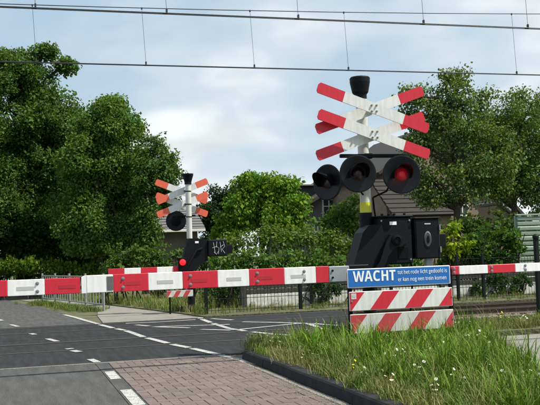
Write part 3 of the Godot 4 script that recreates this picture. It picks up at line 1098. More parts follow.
	om.light_color = lin(1.0, 0.02, 0.03)
	om.light_energy = 0.02
	om.light_size = 0.09
	om.omni_range = 12.0
	om.omni_attenuation = 2.0
	om.shadow_enabled = true
	om.position = Vector3(4.03, 1.27, -v + 0.50) - t.position
	t.add_child(om)
	# low striped board below the boom
	var bw := thing("warning_board", "low red and white striped board in the grass under the far boom", "warning board", Vector3(3.95, 0.03, -v + 0.35))
	g = Geo.new()
	g.box(Vector3(3.95, 0.50, -v + 0.35), Vector3(0.66, 0.16, 0.02), 0.004)
	var sb := part(bw, "striped_board", g, M.worn_white)
	var rect := PackedVector2Array([Vector2(3.625, 0.424), Vector2(4.275, 0.424), Vector2(4.275, 0.576), Vector2(3.625, 0.576)])
	for k in 4:
		var c := 3.53 + k * 0.24
		for cl in Geometry2D.intersect_polygons(rect, PackedVector2Array([Vector2(c, 0.42), Vector2(c + 0.12, 0.42), Vector2(c + 0.22, 0.58), Vector2(c + 0.10, 0.58)])):
			g = Geo.new()
			g.prism(cl, -v + 0.359, -v + 0.363)
			part(sb, "red_stripe", g, M.worn_red)
	for u in [3.70, 4.20]:
		g = Geo.new()
		g.box(Vector3(u, 0.24, -v + 0.325), Vector3(0.04, 0.5, 0.03), 0.004)
		part(bw, "post", g, M.matt_black)

# ---------------------------------------------------------------- fences and walls
func build_fences() -> void:
	# pedestrian railing beside the far footpath
	var a := Vector3(2.36, 0.0, -25.1)
	var b := Vector3(0.95, 0.0, -32.2)
	var t := thing("pedestrian_railing", "grey metal pedestrian railing with upright bars beside the far footpath", "railing", a)
	var d := (b - a).normalized()
	var L := (b - a).length()
	var h := 0.98
	var rail_grey := grain(0.25, 0.27, 0.25, 0.5, 0.15, 0.3, 0.1, 1.0, 0.0, 44, 0.05)
	for k in 5:
		var g := Geo.new()
		var p := a + d * (L * k / 4.0)
		g.tube([p, p + Vector3(0, h + 0.05, 0)], [0.035, 0.035], 8)
		part(t, "post", g, rail_grey)
	for y in [0.18, h - 0.04]:
		var g := Geo.new()
		g.tube([a + Vector3(0, y, 0), b + Vector3(0, y, 0)], [0.022, 0.022], 6)
		part(t, "rail", g, rail_grey)
	var n := int(L / 0.28)
	for k in n:
		var g := Geo.new()
		var p := a + d * (L * (k + 0.5) / n)
		g.tube([p + Vector3(0, 0.18, 0), p + Vector3(0, h - 0.04, 0)], [0.016, 0.016], 5)
		part(t, "bar", g, rail_grey)
	# dark mesh fence along the far track
	var mf := thing("mesh_fence", "dark welded mesh fence along the far side of the tracks", "fence", Vector3(9.5, 0.0, -21.1))
	var fv := 21.1
	var posts := [4.38, 6.74, 9.15, 11.02, 11.75, 13.9, 16.3]
	for u in posts:
		var g := Geo.new()
		g.box(Vector3(u, 0.5 if u < 10 else 0.6, -fv), Vector3(0.07, 1.0 if u < 10 else 1.25, 0.07), 0.006)
		part(mf, "post", g, M.fence_green)
	for k in posts.size() - 1:
		var g := Geo.new()
		var x0: float = posts[k] + 0.045
		var x1: float = posts[k + 1] - 0.045
		var top := 0.93 if x0 < 10 else 1.12
		var m := int((x1 - x0) / 0.085)
		for j in m + 1:
			var x := lerpf(x0, x1, float(j) / m)
			g.tube([Vector3(x, 0.0, -fv), Vector3(x, top, -fv)], [0.0055, 0.0055], 4, false)
		for y in [0.1, 0.37, 0.64, top - 0.02]:
			g.tube([Vector3(x0, y, -fv + 0.008), Vector3(x1, y, -fv + 0.008)], [0.007, 0.007], 4, false)
		part(mf, "mesh_panel", g, M.fence_green, "", "stuff")
	# low wall of planks behind the fence, pale lowest board
	var w := thing("plank_wall", "low wall of dark planks over a pale bottom board behind the mesh fence", "wall", Vector3(10.5, 0.0, -22.9))
	var rng := RandomNumberGenerator.new()
	rng.seed = 3
	var wv := 22.9
	var x := 5.75
	var idx := 0
	while x < 16.0:
		var l := 1.9
		var g := Geo.new()
		g.box(Vector3(x, 0.38, -wv), Vector3(0.14, 0.86, 0.14), 0.01)
		part(w, "post", g, M.plank_dark)
		g = Geo.new()
		g.box(Vector3(x + l / 2, 0.16, -wv), Vector3(l - 0.16, 0.40, 0.05), 0.006)
		part(w, "pale_board", g, M.plank_pale)
		for k in 3:
			g = Geo.new()
			g.box(Vector3(x + l / 2, 0.435 + k * 0.135 + rng.randfn(0, 0.006), -wv + rng.randfn(0, 0.01)), Vector3(l - 0.16, 0.118, 0.05), 0.006)
			part(w, "plank", g, M.plank_dark)
		x += l
		idx += 1
	# lone stout fence post with cap, near the footpath
	var sp := thing("fence_post", "stout black fence post with domed cap carrying a mesh panel by the footpath", "fence post", Vector3(8.55, 0.0, -13.5))
	var g := Geo.new()
	g.box(Vector3(8.55, 0.74, -13.5), Vector3(0.075, 1.52, 0.075), 0.01)
	part(sp, "post", g, M.fence_green)
	g = Geo.new()
	g.lathe([Vector2(0.055, 1.49), Vector2(0.055, 1.53), Vector2(0.035, 1.56), Vector2(0, 1.57)], 14, Transform3D(Basis.IDENTITY, Vector3(8.55, 0, -13.5)))
	part(sp, "cap", g, M.fence_green)
	g = Geo.new()
	for j in 30:
		var xx := 8.62 + j * 0.085
		g.tube([Vector3(xx, 0.1, -13.5), Vector3(xx, 1.4, -13.5)], [0.0055, 0.0055], 4, false)
	for y in [0.2, 0.6, 1.0, 1.38]:
		g.tube([Vector3(8.6, y, -13.49), Vector3(11.1, y, -13.49)], [0.007, 0.007], 4, false)
	part(sp, "mesh_panel", g, M.fence_green, "", "stuff")
	# pale green ribbed garden screen
	var gs := thing("ribbed_screen", "pale green screen of horizontal ribs at the garden edge", "garden screen", Vector3(15.6, 0.0, -24.2))
	var gm := grain(0.20, 0.30, 0.22, 0.6, 0.08, 0.6, 0.1, 1.5, 0.0, 61, 0.03)
	for k in 15:
		g = Geo.new()
		g.box(Vector3(16.7, 0.09 + k * 0.152, -24.2 - 0.012 * (k % 2)), Vector3(4.0, 0.135, 0.06), 0.03)
		part(gs, "rib", g, gm)
	g = Geo.new()
	g.box(Vector3(16.7, 2.33, -24.2), Vector3(4.06, 0.05, 0.12), 0.01)
	part(gs, "top_rail", g, gm)
	for u in [14.72, 18.7]:
		g = Geo.new()
		g.box(Vector3(u, 1.15, -24.28), Vector3(0.09, 2.3, 0.09), 0.01)
		part(gs, "post", g, gm)

# ---------------------------------------------------------------- houses
func roof_slope(t: Node3D, x0: float, x1: float, ye: float, ze: float, yr: float, zr: float, m: Material, tile_w := 0.3, tile_h := 0.2) -> void:
	# rows of tiles as raised strips, one part for each slope
	var g := Geo.new()
	var d := Vector3(0, yr - ye, zr - ze)
	var L := d.length()
	d = d / L
	var nr := Vector3(0, absf(d.z), -d.y * signf(d.z)).normalized()
	var bs := Basis(Vector3(1, 0, 0), nr, Vector3(1, 0, 0).cross(nr))
	var rows := int(L / tile_h)
	var cols := int((x1 - x0) / tile_w)
	var thick := 0.05
	for r in rows:
		for c in 1:
			var p := Vector3((x0 + x1) / 2, ye, ze) + d * (r + 0.5) * tile_h + nr * (0.03 + 0.035 * (r % 2))
			g.box(p, Vector3(x1 - x0 + 0.02, thick, tile_h - 0.004), 0.0, bs)
	part(t, "roof_tiles", g, m, "", "stuff")
	var b := Geo.new()
	var ce := Vector3((x0 + x1) / 2, (ye + yr) / 2, (ze + zr) / 2) - nr * 0.03
	b.box(ce, Vector3(x1 - x0, 0.06, L), 0.0, bs)
	part(t, "roof", b, m)

func window(t: Node3D, ce: Vector3, w: float, h: float, frame_m: Material, glass: Material, face := Vector3(0, 0, 1)) -> void:
	var bs := Basis(Vector3.UP.cross(face), Vector3.UP, face)
	var g := Geo.new()
	for s in [-1.0, 1.0]:
		g.box(ce + bs * Vector3(s * w / 2, 0, 0), Vector3(0.09, h + 0.09, 0.1), 0.01, bs)
		g.box(ce + bs * Vector3(0, s * h / 2, 0), Vector3(w - 0.09, 0.09, 0.1), 0.01, bs)
	g.box(ce, Vector3(0.06, h - 0.1, 0.08), 0.005, bs)
	g.box(ce + bs * Vector3(0, h * 0.18, 0), Vector3(w - 0.1, 0.055, 0.07), 0.005, bs)
	var o := part(t, "window", g, frame_m)
	g = Geo.new()
	g.box(ce, Vector3(w - 0.02, h - 0.02, 0.03), 0.0, bs)
	part(o, "pane", g, glass)

func build_houses() -> void:
	var glass := flat(0.03, 0.04, 0.05, 0.08)
	var roof_dark := grain(0.036, 0.032, 0.030, 0.75, 0.25, 0.8, 0.15, 4.0, 0.3, 71, 0.05)
	var wall_grey := grain(0.17, 0.155, 0.14, 0.95, 0.18, 0.6, 0.12, 4.0, 0.3, 73, 0.05)
	var wall_brown := grain(0.25, 0.195, 0.155, 0.95, 0.2, 0.5, 0.12, 4.0, 0.3, 75, 0.05)
	var trim := flat(0.7, 0.7, 0.68, 0.5)
	# house behind the lamps: gable towards us, roof falling to both sides
	var p := pt(345, 225, 50)
	var t := thing("house", "grey house with dark pitched roof and white window behind the round bright tree", "house", Vector3(p.x, 0, -50))
	var x0: float = pt(297, 215, 50).x
	var ap := pt(362, 172, 50)
	var ev := pt(300, 205, 50).y
	var hw: float = ap.x - x0
	var g := Geo.new()
	g.prism(PackedVector2Array([Vector2(x0 + 0.45, 0), Vector2(ap.x + hw - 0.45, 0), Vector2(ap.x + hw - 0.45, ev), Vector2(ap.x, ap.y), Vector2(x0 + 0.45, ev)]), -58.0, -50.0)
	part(t, "wall", g, wall_grey)
	for s in [-1.0, 1.0]:
		g = Geo.new()
		var e0 := Vector3(ap.x + s * hw, ev - 0.25, 0)
		var r0 := Vector3(ap.x, ap.y + 0.1, 0)
		var dd := (r0 - e0)
		var ang := atan2(dd.y, dd.x)
		g.box((e0 + r0) / 2 + Vector3(0, 0.05, -54.0), Vector3(dd.length(), 0.12, 9.0), 0.0, Basis(Vector3(0, 0, 1), ang))
		var rf := part(t, "roof", g, roof_dark)
		g = Geo.new()
		g.box((e0 + r0) / 2 + Vector3(0, 0.0, -49.46), Vector3(dd.length(), 0.16, 0.05), 0.0, Basis(Vector3(0, 0, 1), ang))
		part(rf, "barge_board", g, wall_grey if s > 0 else roof_dark)
	# flat roofed dormer wing with white edge
	var da := pt(296, 186, 51)
	var db := pt(325, 184, 51)
	g = Geo.new()
	g.box(Vector3((da.x + db.x) / 2, da.y - 0.5, -52.5), Vector3(db.x - da.x + 1.5, 1.0, 2.6), 0.02)
	part(t, "dormer", g, roof_dark)
	g = Geo.new()
	g.box(Vector3((da.x + db.x) / 2, da.y + 0.05, -52.5), Vector3(db.x - da.x + 1.8, 0.1, 3.0), 0.02)
	part(t, "dormer_edge", g, wall_grey)
	var wc := pt(329, 210, 49.97)
	window(t, wc, 0.75, 1.25, trim, glass)
	window(t, pt(352, 212, 49.97), 0.75, 1.25, trim, glass)
	# white balcony rail
	g = Geo.new()
	var ba := pt(314, 222, 49)
	var bb := pt(332, 222, 49)
	g.box(Vector3((ba.x + bb.x) / 2, ba.y, -49), Vector3(bb.x - ba.x, 0.06, 0.06), 0.0)
	for k in 6:
		g.box(Vector3(lerpf(ba.x, bb.x, k / 5.0), ba.y - 0.3, -49), Vector3(0.05, 0.6, 0.05), 0.0)
	g.box(Vector3((ba.x + bb.x) / 2, ba.y - 0.62, -49.5), Vector3(bb.x - ba.x + 0.3, 0.12, 1.2), 0.0)
	part(t, "balcony", g, trim)
	# brown gabled house behind the big airy tree
	var gp0 := pt(392, 235, 42)
	t = thing("house", "brown brick house with steep tiled roof behind the airy tree", "house", Vector3(gp0.x + 4, 0, -42))
	var apx := pt(437, 128, 42)
	var lw := pt(386, 190, 42)
	var rw := pt(532, 224, 42)
	g = Geo.new()
	g.prism(PackedVector2Array([Vector2(lw.x, 0), Vector2(rw.x - 0.3, 0), Vector2(rw.x - 0.3, rw.y - 0.3), Vector2(apx.x, apx.y), Vector2(lw.x, lw.y + 1.0)]), -50.0, -42.0)
	part(t, "wall", g, wall_brown)
	for s in [[Vector3(lw.x - 0.5, lw.y + 0.75, 0), Vector3(apx.x, apx.y + 0.1, 0)], [Vector3(rw.x + 0.2, rw.y - 0.5, 0), Vector3(apx.x, apx.y + 0.1, 0)]]:
		var dd: Vector3 = s[1] - s[0]
		g = Geo.new()
		g.box((s[0] + s[1]) / 2 + Vector3(0, 0.06, -46), Vector3(dd.length(), 0.14, 8.8), 0.0, Basis(Vector3(0, 0, 1), atan2(dd.y, dd.x)))
		part(t, "roof", g, roof_dark)
	window(t, pt(462, 208, 41.97), 0.6, 0.8, trim, glass)
	window(t, pt(420, 196, 41.97), 0.8, 1.1, trim, glass)
	# lean-to with tiled roof before it
	var la := pt(398, 214, 39)
	var lb := pt(452, 214, 39)
	var lr := pt(430, 178, 41)
	g = Geo.new()
	g.box(Vector3((la.x + lb.x) / 2, la.y / 2, -40.4), Vector3(lb.x - la.x, la.y, 2.6), 0.0)
	part(t, "side_wall", g, wall_brown)
	roof_slope(t, la.x - 0.3, lb.x + 0.3, la.y - 0.1, -38.9, lr.y, -41.6, grain(0.022, 0.019, 0.017, 0.85, 0.3, 0.8, 0.2, 2.0, 0.3, 79, 0.05))
	# small shed roof of pale sheet further to the side
	var sa := pt(497, 214, 44)
	var sb := pt(522, 226, 44)
	t = thing("shed", "small shed with a pale sloping sheet roof behind the leafy shrubs", "shed", Vector3(sa.x, 0, -38))
	var s1 := pt(500, 205, 38)
	var s2 := pt(524, 222, 38)
	g = Geo.new()
	var sd := s2 - s1
	g.box((s1 + s2) / 2 + Vector3(0, 0.05, -1.0), Vector3(sd.length() + 0.4, 0.08, 2.4), 0.0, Basis(Vector3(0, 0, 1), atan2(sd.y, sd.x)))
	part(t, "roof", g, flat(0.25, 0.28, 0.31, 0.5))
	g = Geo.new()
	g.prism(PackedVector2Array([Vector2(s1.x - 0.1, 0), Vector2(s2.x, 0), Vector2(s2.x, s2.y - 0.05), Vector2(s1.x - 0.1, s1.y - 0.02)]), -39.9, -38.1)
	part(t, "wall", g, wall_brown)
	# low house with a broad grey roof behind the hanging tree
	var r0 := pt(120, 231, 46)
	var r1 := pt(205, 231, 46)
	t = thing("house", "low house with broad grey roof and white gutter behind the far crossing post", "house", Vector3(r0.x + 2, 0, -46))
	g = Geo.new()
	g.box(Vector3((r0.x + r1.x) / 2, r0.y / 2 - 0.05, -50), Vector3(r1.x - r0.x - 0.6, r0.y, 7.0), 0.0)
	part(t, "wall", g, wall_grey)
	var rr := pt(150, 203, 50)
	roof_slope(t, r0.x, r1.x, r0.y, -46, rr.y, -50, grain(0.13, 0.13, 0.135, 0.8, 0.15, 0.8, 0.1, 4.0, 0.2, 77, 0.05))
	g = Geo.new()
	g.box(Vector3((r0.x + r1.x) / 2, r0.y - 0.06, -45.93), Vector3(r1.x - r0.x, 0.13, 0.12), 0.01)
	part(t, "gutter", g, trim)

# ---------------------------------------------------------------- plants
func rnd_dir(rng: RandomNumberGenerator) -> Vector3:
	var z := rng.randf_range(-1, 1)
	var a := rng.randf() * TAU
	var r := sqrt(1 - z * z)
	return Vector3(r * cos(a), z, r * sin(a))

# one spray of leaves, about one metre in radius before scaling
func spray(rng: RandomNumberGenerator, per: int, rel: float, colr: Color, droop: float) -> ArrayMesh:
	var g := Geo.new()
	# leaf colours of the plant, dealt out at random: plain, younger and yellower, older and bluer
	var kinds := [colr, Color(colr.r * 1.22, colr.g * 1.1, colr.b * 0.9), Color(colr.r * 0.86, colr.g * 0.95, colr.b * 1.15)]
	for j in per:
		var d := rnd_dir(rng)
		var o := d * pow(rng.randf(), 0.45)
		o.y *= 0.8
		var nr := (d * 0.45 + Vector3(0, 0.6, 0) + rnd_dir(rng) * 0.9).normalized()
		var dd := rnd_dir(rng)
		dd = (dd - nr * dd.dot(nr) + Vector3(0, -droop, 0)).normalized()
		var sd := dd.cross(nr).normalized()
		var sz := rel * rng.randf_range(0.6, 1.3)
		g.leaf(o, dd, sd, sz, sz * 0.34, kinds[rng.randi() % kinds.size()])
	return g.mesh()

# fills lobes (centre, radii, clumps) with sprays of leaves; one part
func foliage(t: Node3D, called: String, lobes: Array, per: int, size: float, clump: float, colr: Color, vary: float, rng: RandomNumberGenerator, tips: Array, droop := 0.25, inner := 0.55) -> void:
	var xs := []
	var cs := []
	var lump := FastNoiseLite.new()
	lump.seed = rng.seed
	lump.frequency = 1.1
	lump.fractal_octaves = 3
	for l in lobes:
		var ce: Vector3 = l[0]
		var ra: Vector3 = l[1]
		for k in l[2]:
			var d := rnd_dir(rng)
			var rr := pow(rng.randf_range(inner * inner * inner, 1.0), 0.333) * rng.randf_range(0.84, 1.1)
			rr *= 1.0 + 0.55 * lump.get_noise_3dv(ce + d * 1.6)
			if rng.randf() < 0.05:
				rr *= rng.randf_range(1.05, 1.25)
			var p := ce + d * ra * rr
			if p.y < 0.05:
				continue
			if k % 7 == 0:
				tips.append([ce, p])
			var sc := clump * rng.randf_range(0.65, 1.3)
			var bs := Basis.from_euler(Vector3(rng.randfn(0, 0.3), rng.randf() * TAU, rng.randfn(0, 0.3))).scaled(Vector3(sc, sc, sc))
			xs.append(Transform3D(bs, p - t.position))
			var age := clampf(rng.randfn(0, vary), -0.3, 0.3)   # a random spray is yellower or bluer
			cs.append(Color(1.0 + age * 0.9, 1.0 + age * 0.35, 1.0 - age * 0.3))
	var mm := MultiMesh.new()
	mm.transform_format = MultiMesh.TRANSFORM_3D
	mm.use_colors = true
	mm.mesh = spray(rng, per, size / clump, colr, droop)
	mm.instance_count = xs.size()
	for k in xs.size():
		mm.set_instance_transform(k, xs[k])
		mm.set_instance_color(k, cs[k])
	var o := MultiMeshInstance3D.new()
	o.name = called
	o.multimesh = mm
	o.material_override = M.leaf
	t.add_child(o)
	o.set_meta("kind", "stuff")

func px_lobes(list: Array, v: float, dens: float, deep := 1.0) -> Array:
	var out := []
	for l in list:
		var vv: float = v + (l[4] if l.size() > 4 else 0.0)
		var p := pt(l[0], l[1], vv)
		var m := mpp(p)
		var rx: float = l[2] * m
		var ry: float = l[3] * m
		out.append([p, Vector3(rx, ry, (rx + ry) * 0.5 * deep), int(dens * (rx * ry + rx * rx) * 2.0) + 3])
	return out

# breaks each lobe up into a core and smaller bulges
func lumpy(lobes: Array, rng: RandomNumberGenerator) -> Array:
	var out := []
	for l in lobes:
		out.append([l[0], l[1] * 0.86, int(l[2] * 0.42)])
		var n := 7
		for k in n:
			var d := rnd_dir(rng)
			var f := rng.randf_range(0.34, 0.5)
			out.append([l[0] + d * l[1] * 0.72, l[1] * f * Vector3(1.05, 0.9, 1.05), int(l[2] * 0.62 / n) + 2])
	return out

func tree(called: String, label: String, group: String, trunk_px: Array, v: float, lobes: Array, dens: float, per: int, size: float, clump: float, colr: Color, seed_: int, tr := 0.2, vary := 0.16, droop := 0.25, inner := 0.55, twigs := true) -> void:
	var rng := RandomNumberGenerator.new()
	rng.seed = seed_
	var base := pt(trunk_px[0][0], trunk_px[0][1], v)
	base.y = -0.34
	var t := thing(called, label, "tree", base, group)
	var pts := [base]
	for k in range(1, trunk_px.size()):
		pts.append(pt(trunk_px[k][0], trunk_px[k][1], v))
	var rad := []
	for k in pts.size():
		rad.append(lerpf(tr, tr * 0.35, float(k) / (pts.size() - 1)))
	var lb := lumpy(px_lobes(lobes, v, dens), rng)
	var tips := []
	foliage(t, "crown", lb, per, size, clump, colr, vary, rng, tips, droop, inner)
	var w := Geo.new()
	w.tube(pts, rad, 9)
	var trunk := part(t, "trunk", w, M.bark)
	var br := Geo.new()
	var top: Vector3 = pts[pts.size() - 1]
	for li in range(0, lb.size(), 8):
		var l: Array = lb[li]
		# limb from the trunk into each lobe
		var best: Vector3 = top
		for p in pts:
			if p.y > 1.0 and p.y < l[0].y and p.distance_to(l[0]) < best.distance_to(l[0]):
				best = p
		if best.distance_to(l[0]) > 0.1:
			var mid: Vector3 = best.lerp(l[0], 0.5) + Vector3(rng.randfn(0, 0.15), rng.randf() * 0.3, rng.randfn(0, 0.15))
			br.tube([best, mid, l[0]], [tr * 0.45, tr * 0.3, tr * 0.16], 6, false)
	if twigs:
		for q in tips:
			var mid: Vector3 = q[0].lerp(q[1], 0.55) + rnd_dir(rng) * 0.15
			br.tube([q[0], mid, q[1]], [tr * 0.13, tr * 0.08, 0.008], 4, false)
	part(trunk, "branches", br, M.bark)

func shrub(called: String, label: String, category: String, lobes: Array, v: float, dens: float, per: int, size: float, clump: float, colr: Color, seed_: int, vary := 0.18, group := "") -> void:
	var rng := RandomNumberGenerator.new()
	rng.seed = seed_
	var lb := px_lobes(lobes, v, dens, 1.0)
	var b: Vector3 = lb[0][0]
	b.y = 0.0
	var t := thing(called, label, category, b, group)
	var tips := []
	foliage(t, "foliage", lb, per, size, clump, colr, vary, rng, tips, 0.2, 0.3)
	var s := Geo.new()
	for l in lb:
		for k in 3:
			var f := Vector3(l[0].x + rng.randfn(0, 0.25), -0.34, l[0].z + rng.randfn(0, 0.2))
			s.tube([f, l[0] + Vector3(rng.randfn(0, 0.3), l[1].y * 0.3, rng.randfn(0, 0.2))], [0.03, 0.012], 5, false)
	part(t, "stems", s, M.bark, "", "stuff")

func build_trees() -> void:
	var dark := Color(0.074, 0.146, 0.036)
	var mid := Color(0.090, 0.170, 0.038)
	var bright := Color(0.115, 0.235, 0.028)
	tree("broadleaf_tree", "tallest dense green tree at the road bend, with stray sprigs on top", "trees beyond the tracks", [[22, 270], [24, 180], [26, 110]], 41,
		[[8, 108, 46, 50], [50, 108, 30, 34], [-28, 150, 55, 60], [26, 76, 26, 24], [2, 68, 26, 18], [48, 150, 40, 44], [5, 195, 46, 44], [62, 66, 9, 4], [42, 52, 10, 5], [66, 130, 22, 28]], 17.0, 84, 0.125, 0.44, dark, 101, 0.34)
	tree("broadleaf_tree", "dense drooping green tree whose foliage hangs nearly to the hedge", "trees beyond the tracks", [[96, 275], [97, 200], [100, 140]], 37,
		[[104, 132, 33, 28], [86, 168, 32, 42], [120, 172, 28, 40], [82, 212, 26, 32], [112, 112, 18, 12], [113, 214, 24, 32], [95, 118, 16, 12], [128, 128, 12, 14], [100, 238, 16, 18, -1.0], [122, 236, 12, 20, -1.0], [72, 232, 16, 20, -0.5], [92, 225, 14, 26, -1.2]], 20.0, 80, 0.12, 0.40, mid, 102, 0.28)
	tree("broadleaf_tree", "smaller rounded green tree close behind the far crossing post", "trees beyond the tracks", [[146, 275], [147, 210], [150, 170]], 35.5,
		[[152, 158, 22, 20], [163, 172, 14, 24], [146, 184, 18, 28], [142, 216, 13, 28], [138, 240, 14, 20], [169, 195, 7, 16], [150, 225, 7, 24, -0.5]], 21.0, 76, 0.115, 0.38, dark, 103, 0.2)
	tree("round_tree", "round bright yellow-green tree with large leaves between the houses", "", [[262, 262], [262, 225], [262, 200]], 38,
		[[262, 186, 24, 14], [242, 200, 20, 17], [284, 203, 24, 18], [260, 212, 34, 20], [232, 221, 17, 14], [297, 219, 14, 13], [275, 186, 20, 12], [226, 232, 12, 10], [248, 182, 12, 8], [288, 186, 10, 8], [284, 228, 22, 10]], 13.0, 40, 0.165, 0.36, bright, 104, 0.16, 0.20, 0.6)
	tree("poplar_tree", "dark narrow-topped tree showing beside the round bright tree", "", [[226, 262], [226, 220], [226, 200]], 50,
		[[240, 190, 6, 12], [226, 198, 10, 12], [213, 204, 10, 18], [232, 210, 16, 18], [216, 222, 16, 16], [206, 218, 8, 18]], 10.0, 44, 0.17, 0.4, Color(0.03, 0.062, 0.026), 105, 0.2)
	tree("airy_tree", "tall airy tree with bare twigs on top and sky between its leaves", "trees by the houses", [[456, 262], [457, 210], [455, 165], [452, 110]], 32,
		[[455, 92, 18, 18], [430, 104, 24, 18], [408, 96, 12, 10], [472, 118, 22, 24], [442, 130, 28, 18], [424, 140, 18, 14], [470, 158, 22, 26], [452, 172, 24, 16], [462, 74, 9, 10], [480, 140, 20, 20], [500, 165, 20, 22], [440, 110, 18, 16], [452, 150, 22, 16], [425, 176, 16, 10], [485, 178, 18, 16], [412, 118, 12, 10], [412, 150, 14, 14], [416, 188, 16, 10], [404, 168, 9, 10], [432, 200, 14, 8], [440, 192, 16, 12], [486, 100, 12, 12], [468, 196, 16, 12], [448, 76, 7, 8]], 12.0, 28, 0.115, 0.36, Color(0.115, 0.18, 0.055), 106, 0.17, 0.2, 0.2, 0.2)
	tree("airy_tree", "wide leafy tree overhanging the shed beside the tall airy one", "trees by the houses", [[514, 262], [514, 200], [516, 150]], 33,
		[[508, 112, 24, 20], [532, 104, 22, 16], [500, 142, 24, 26], [530, 145, 24, 34], [520, 180, 26, 20], [550, 130, 24, 34], [492, 165, 16, 20], [555, 180, 22, 26], [535, 200, 18, 14], [485, 130, 16, 18], [500, 192, 20, 16], [515, 160, 24, 20], [540, 170, 20, 26], [478, 186, 14, 14]], 14.0, 30, 0.12, 0.36, Color(0.105, 0.17, 0.050), 107, 0.17, 0.2, 0.2, 0.2)
	tree("broadleaf_tree", "dark tree filling the gap behind the drooping one", "trees beyond the tracks", [[70, 270], [70, 200], [70, 150]], 50,
		[[40, 150, 40, 50], [90, 170, 36, 46], [10, 190, 40, 50], [125, 190, 26, 34], [60, 215, 44, 34], [-30, 210, 40, 40], [150, 205, 16, 22]], 10.0, 50, 0.22, 0.55, Color(0.060, 0.108, 0.024), 108, 0.3)
	tree("broadleaf_tree", "dark tree standing between the two houses behind the airy trees", "trees by the houses", [[500, 262], [500, 200], [500, 150]], 54,
		[[480, 140, 26, 30], [510, 140, 28, 34], [540, 140, 28, 40], [500, 180, 40, 30], [545, 190, 30, 30], [455, 120, 16, 22], [440, 150, 20, 24]], 5.0, 40, 0.2, 0.5, Color(0.058, 0.100, 0.030), 109, 0.3)
	# shrubs and hedges, from the road bend to the garden screen
	shrub("hedge", "dark overgrown hedge under the dense trees at the road bend", "hedge", [[0, 238, 30, 22], [35, 240, 28, 20], [70, 244, 28, 20], [100, 248, 22, 18], [-30, 240, 28, 24], [0, 264, 26, 14], [40, 266, 24, 14], [75, 268, 22, 14], [-35, 266, 26, 16], [15, 225, 30, 20], [60, 228, 28, 20]], 39.5, 16.0, 22, 0.16, 0.3, Color(0.036, 0.072, 0.018), 111)
	shrub("far_hedge", "dark row of shrubs beyond the hedge at the road bend", "hedge", [[-25, 246, 34, 22], [15, 244, 34, 22], [55, 246, 34, 22], [95, 248, 34, 20], [130, 250, 30, 18], [165, 252, 24, 14], [205, 252, 24, 14]], 53, 9.0, 40, 0.2, 0.45, Color(0.05, 0.092, 0.026), 122)
	shrub("weed_patch", "yellow-green weeds along the road bend before the dark hedge", "weeds", [[6, 266, 16, 9], [30, 266, 16, 10], [52, 268, 14, 8], [-14, 268, 12, 10], [75, 270, 14, 9], [92, 270, 12, 10]], 36.5, 34.0, 18, 0.14, 0.2, Color(0.085, 0.15, 0.026), 112)
	shrub("hedge", "green garden hedge behind the far crossing post", "hedge", [[118, 258, 14, 16], [140, 258, 16, 17], [163, 257, 15, 16], [186, 258, 14, 15], [128, 278, 18, 14], [155, 280, 18, 14], [180, 280, 16, 14], [205, 258, 14, 13], [108, 282, 10, 14]], 28.5, 34.0, 22, 0.11, 0.22, Color(0.07, 0.125, 0.028), 113)
	shrub("ivy_hedge", "glossy ivy covered hedge above the plank wall", "hedge", [[222, 264, 14, 14], [245, 264, 14, 14], [268, 265, 14, 14], [292, 264, 14, 14], [316, 264, 14, 14], [338, 265, 14, 14], [230, 280, 16, 12], [212, 285, 12, 14], [360, 268, 14, 14], [384, 268, 14, 14], [408, 268, 14, 14]], 24.2, 48.0, 20, 0.11, 0.18, Color(0.075, 0.155, 0.036), 114)
	shrub("tall_weeds", "brownish green thicket of tall weeds above the ivy hedge", "weeds", [[225, 246, 12, 12], [246, 242, 14, 14], [268, 240, 15, 15], [292, 240, 15, 15], [316, 240, 14, 14], [336, 244, 12, 12], [356, 248, 12, 12]], 25.6, 30.0, 22, 0.11, 0.26, Color(0.095, 0.155, 0.036), 115)
	shrub("garden_bush", "light green garden bush behind the signal post", "bush", [[338, 214, 12, 12], [352, 208, 12, 14], [330, 226, 12, 10], [350, 226, 12, 12]], 34, 24.0, 22, 0.14, 0.25, Color(0.06, 0.13, 0.024), 116)
	shrub("golden_bush", "yellow-green young shrub behind the black cabinet", "bush", [[448, 232, 8, 6], [455, 226, 7, 4], [446, 246, 9, 8], [462, 246, 8, 6]], 23.3, 44.0, 18, 0.13, 0.15, Color(0.20, 0.28, 0.02), 117)
	shrub("leafy_shrub", "big glossy leafed green shrub behind the slim boom", "bush", [[462, 256, 13, 12], [480, 248, 13, 15], [498, 242, 14, 17], [510, 252, 12, 15], [488, 264, 18, 12], [512, 238, 8, 12], [446, 262, 11, 11], [470, 240, 9, 9]], 23.6, 46.0, 20, 0.13, 0.18, Color(0.055, 0.13, 0.028), 118)
	shrub("ivy", "ivy hanging over the plank wall behind the mesh fence", "ivy", [[318, 286, 8, 9], [325, 296, 6, 9], [336, 288, 6, 7], [478, 290, 8, 10], [498, 284, 9, 14], [508, 294, 7, 12], [520, 282, 8, 12]], 22.65, 60.0, 16, 0.10, 0.12, Color(0.04, 0.09, 0.026), 119)
	shrub("dark_bush", "dark bush at the corner of the mesh fence", "bush", [[238, 286, 10, 12], [225, 290, 9, 10]], 23.4, 46.0, 18, 0.11, 0.16, Color(0.03, 0.068, 0.02), 120)
	shrub("backing_hedge", "dark mass of shrubs in front of the brown house", "hedge", [[400, 244, 18, 16], [430, 236, 18, 16], [470, 228, 18, 16], [500, 226, 18, 16], [535, 240, 20, 22], [560, 236, 20, 24]], 30, 22.0, 22, 0.14, 0.28, Color(0.046, 0.086, 0.022), 121)
	# bare twigs reaching above the airy tree
	for q in [[452, 78, 446, 58], [458, 76, 461, 60], [462, 76, 470, 62]]:
		pass

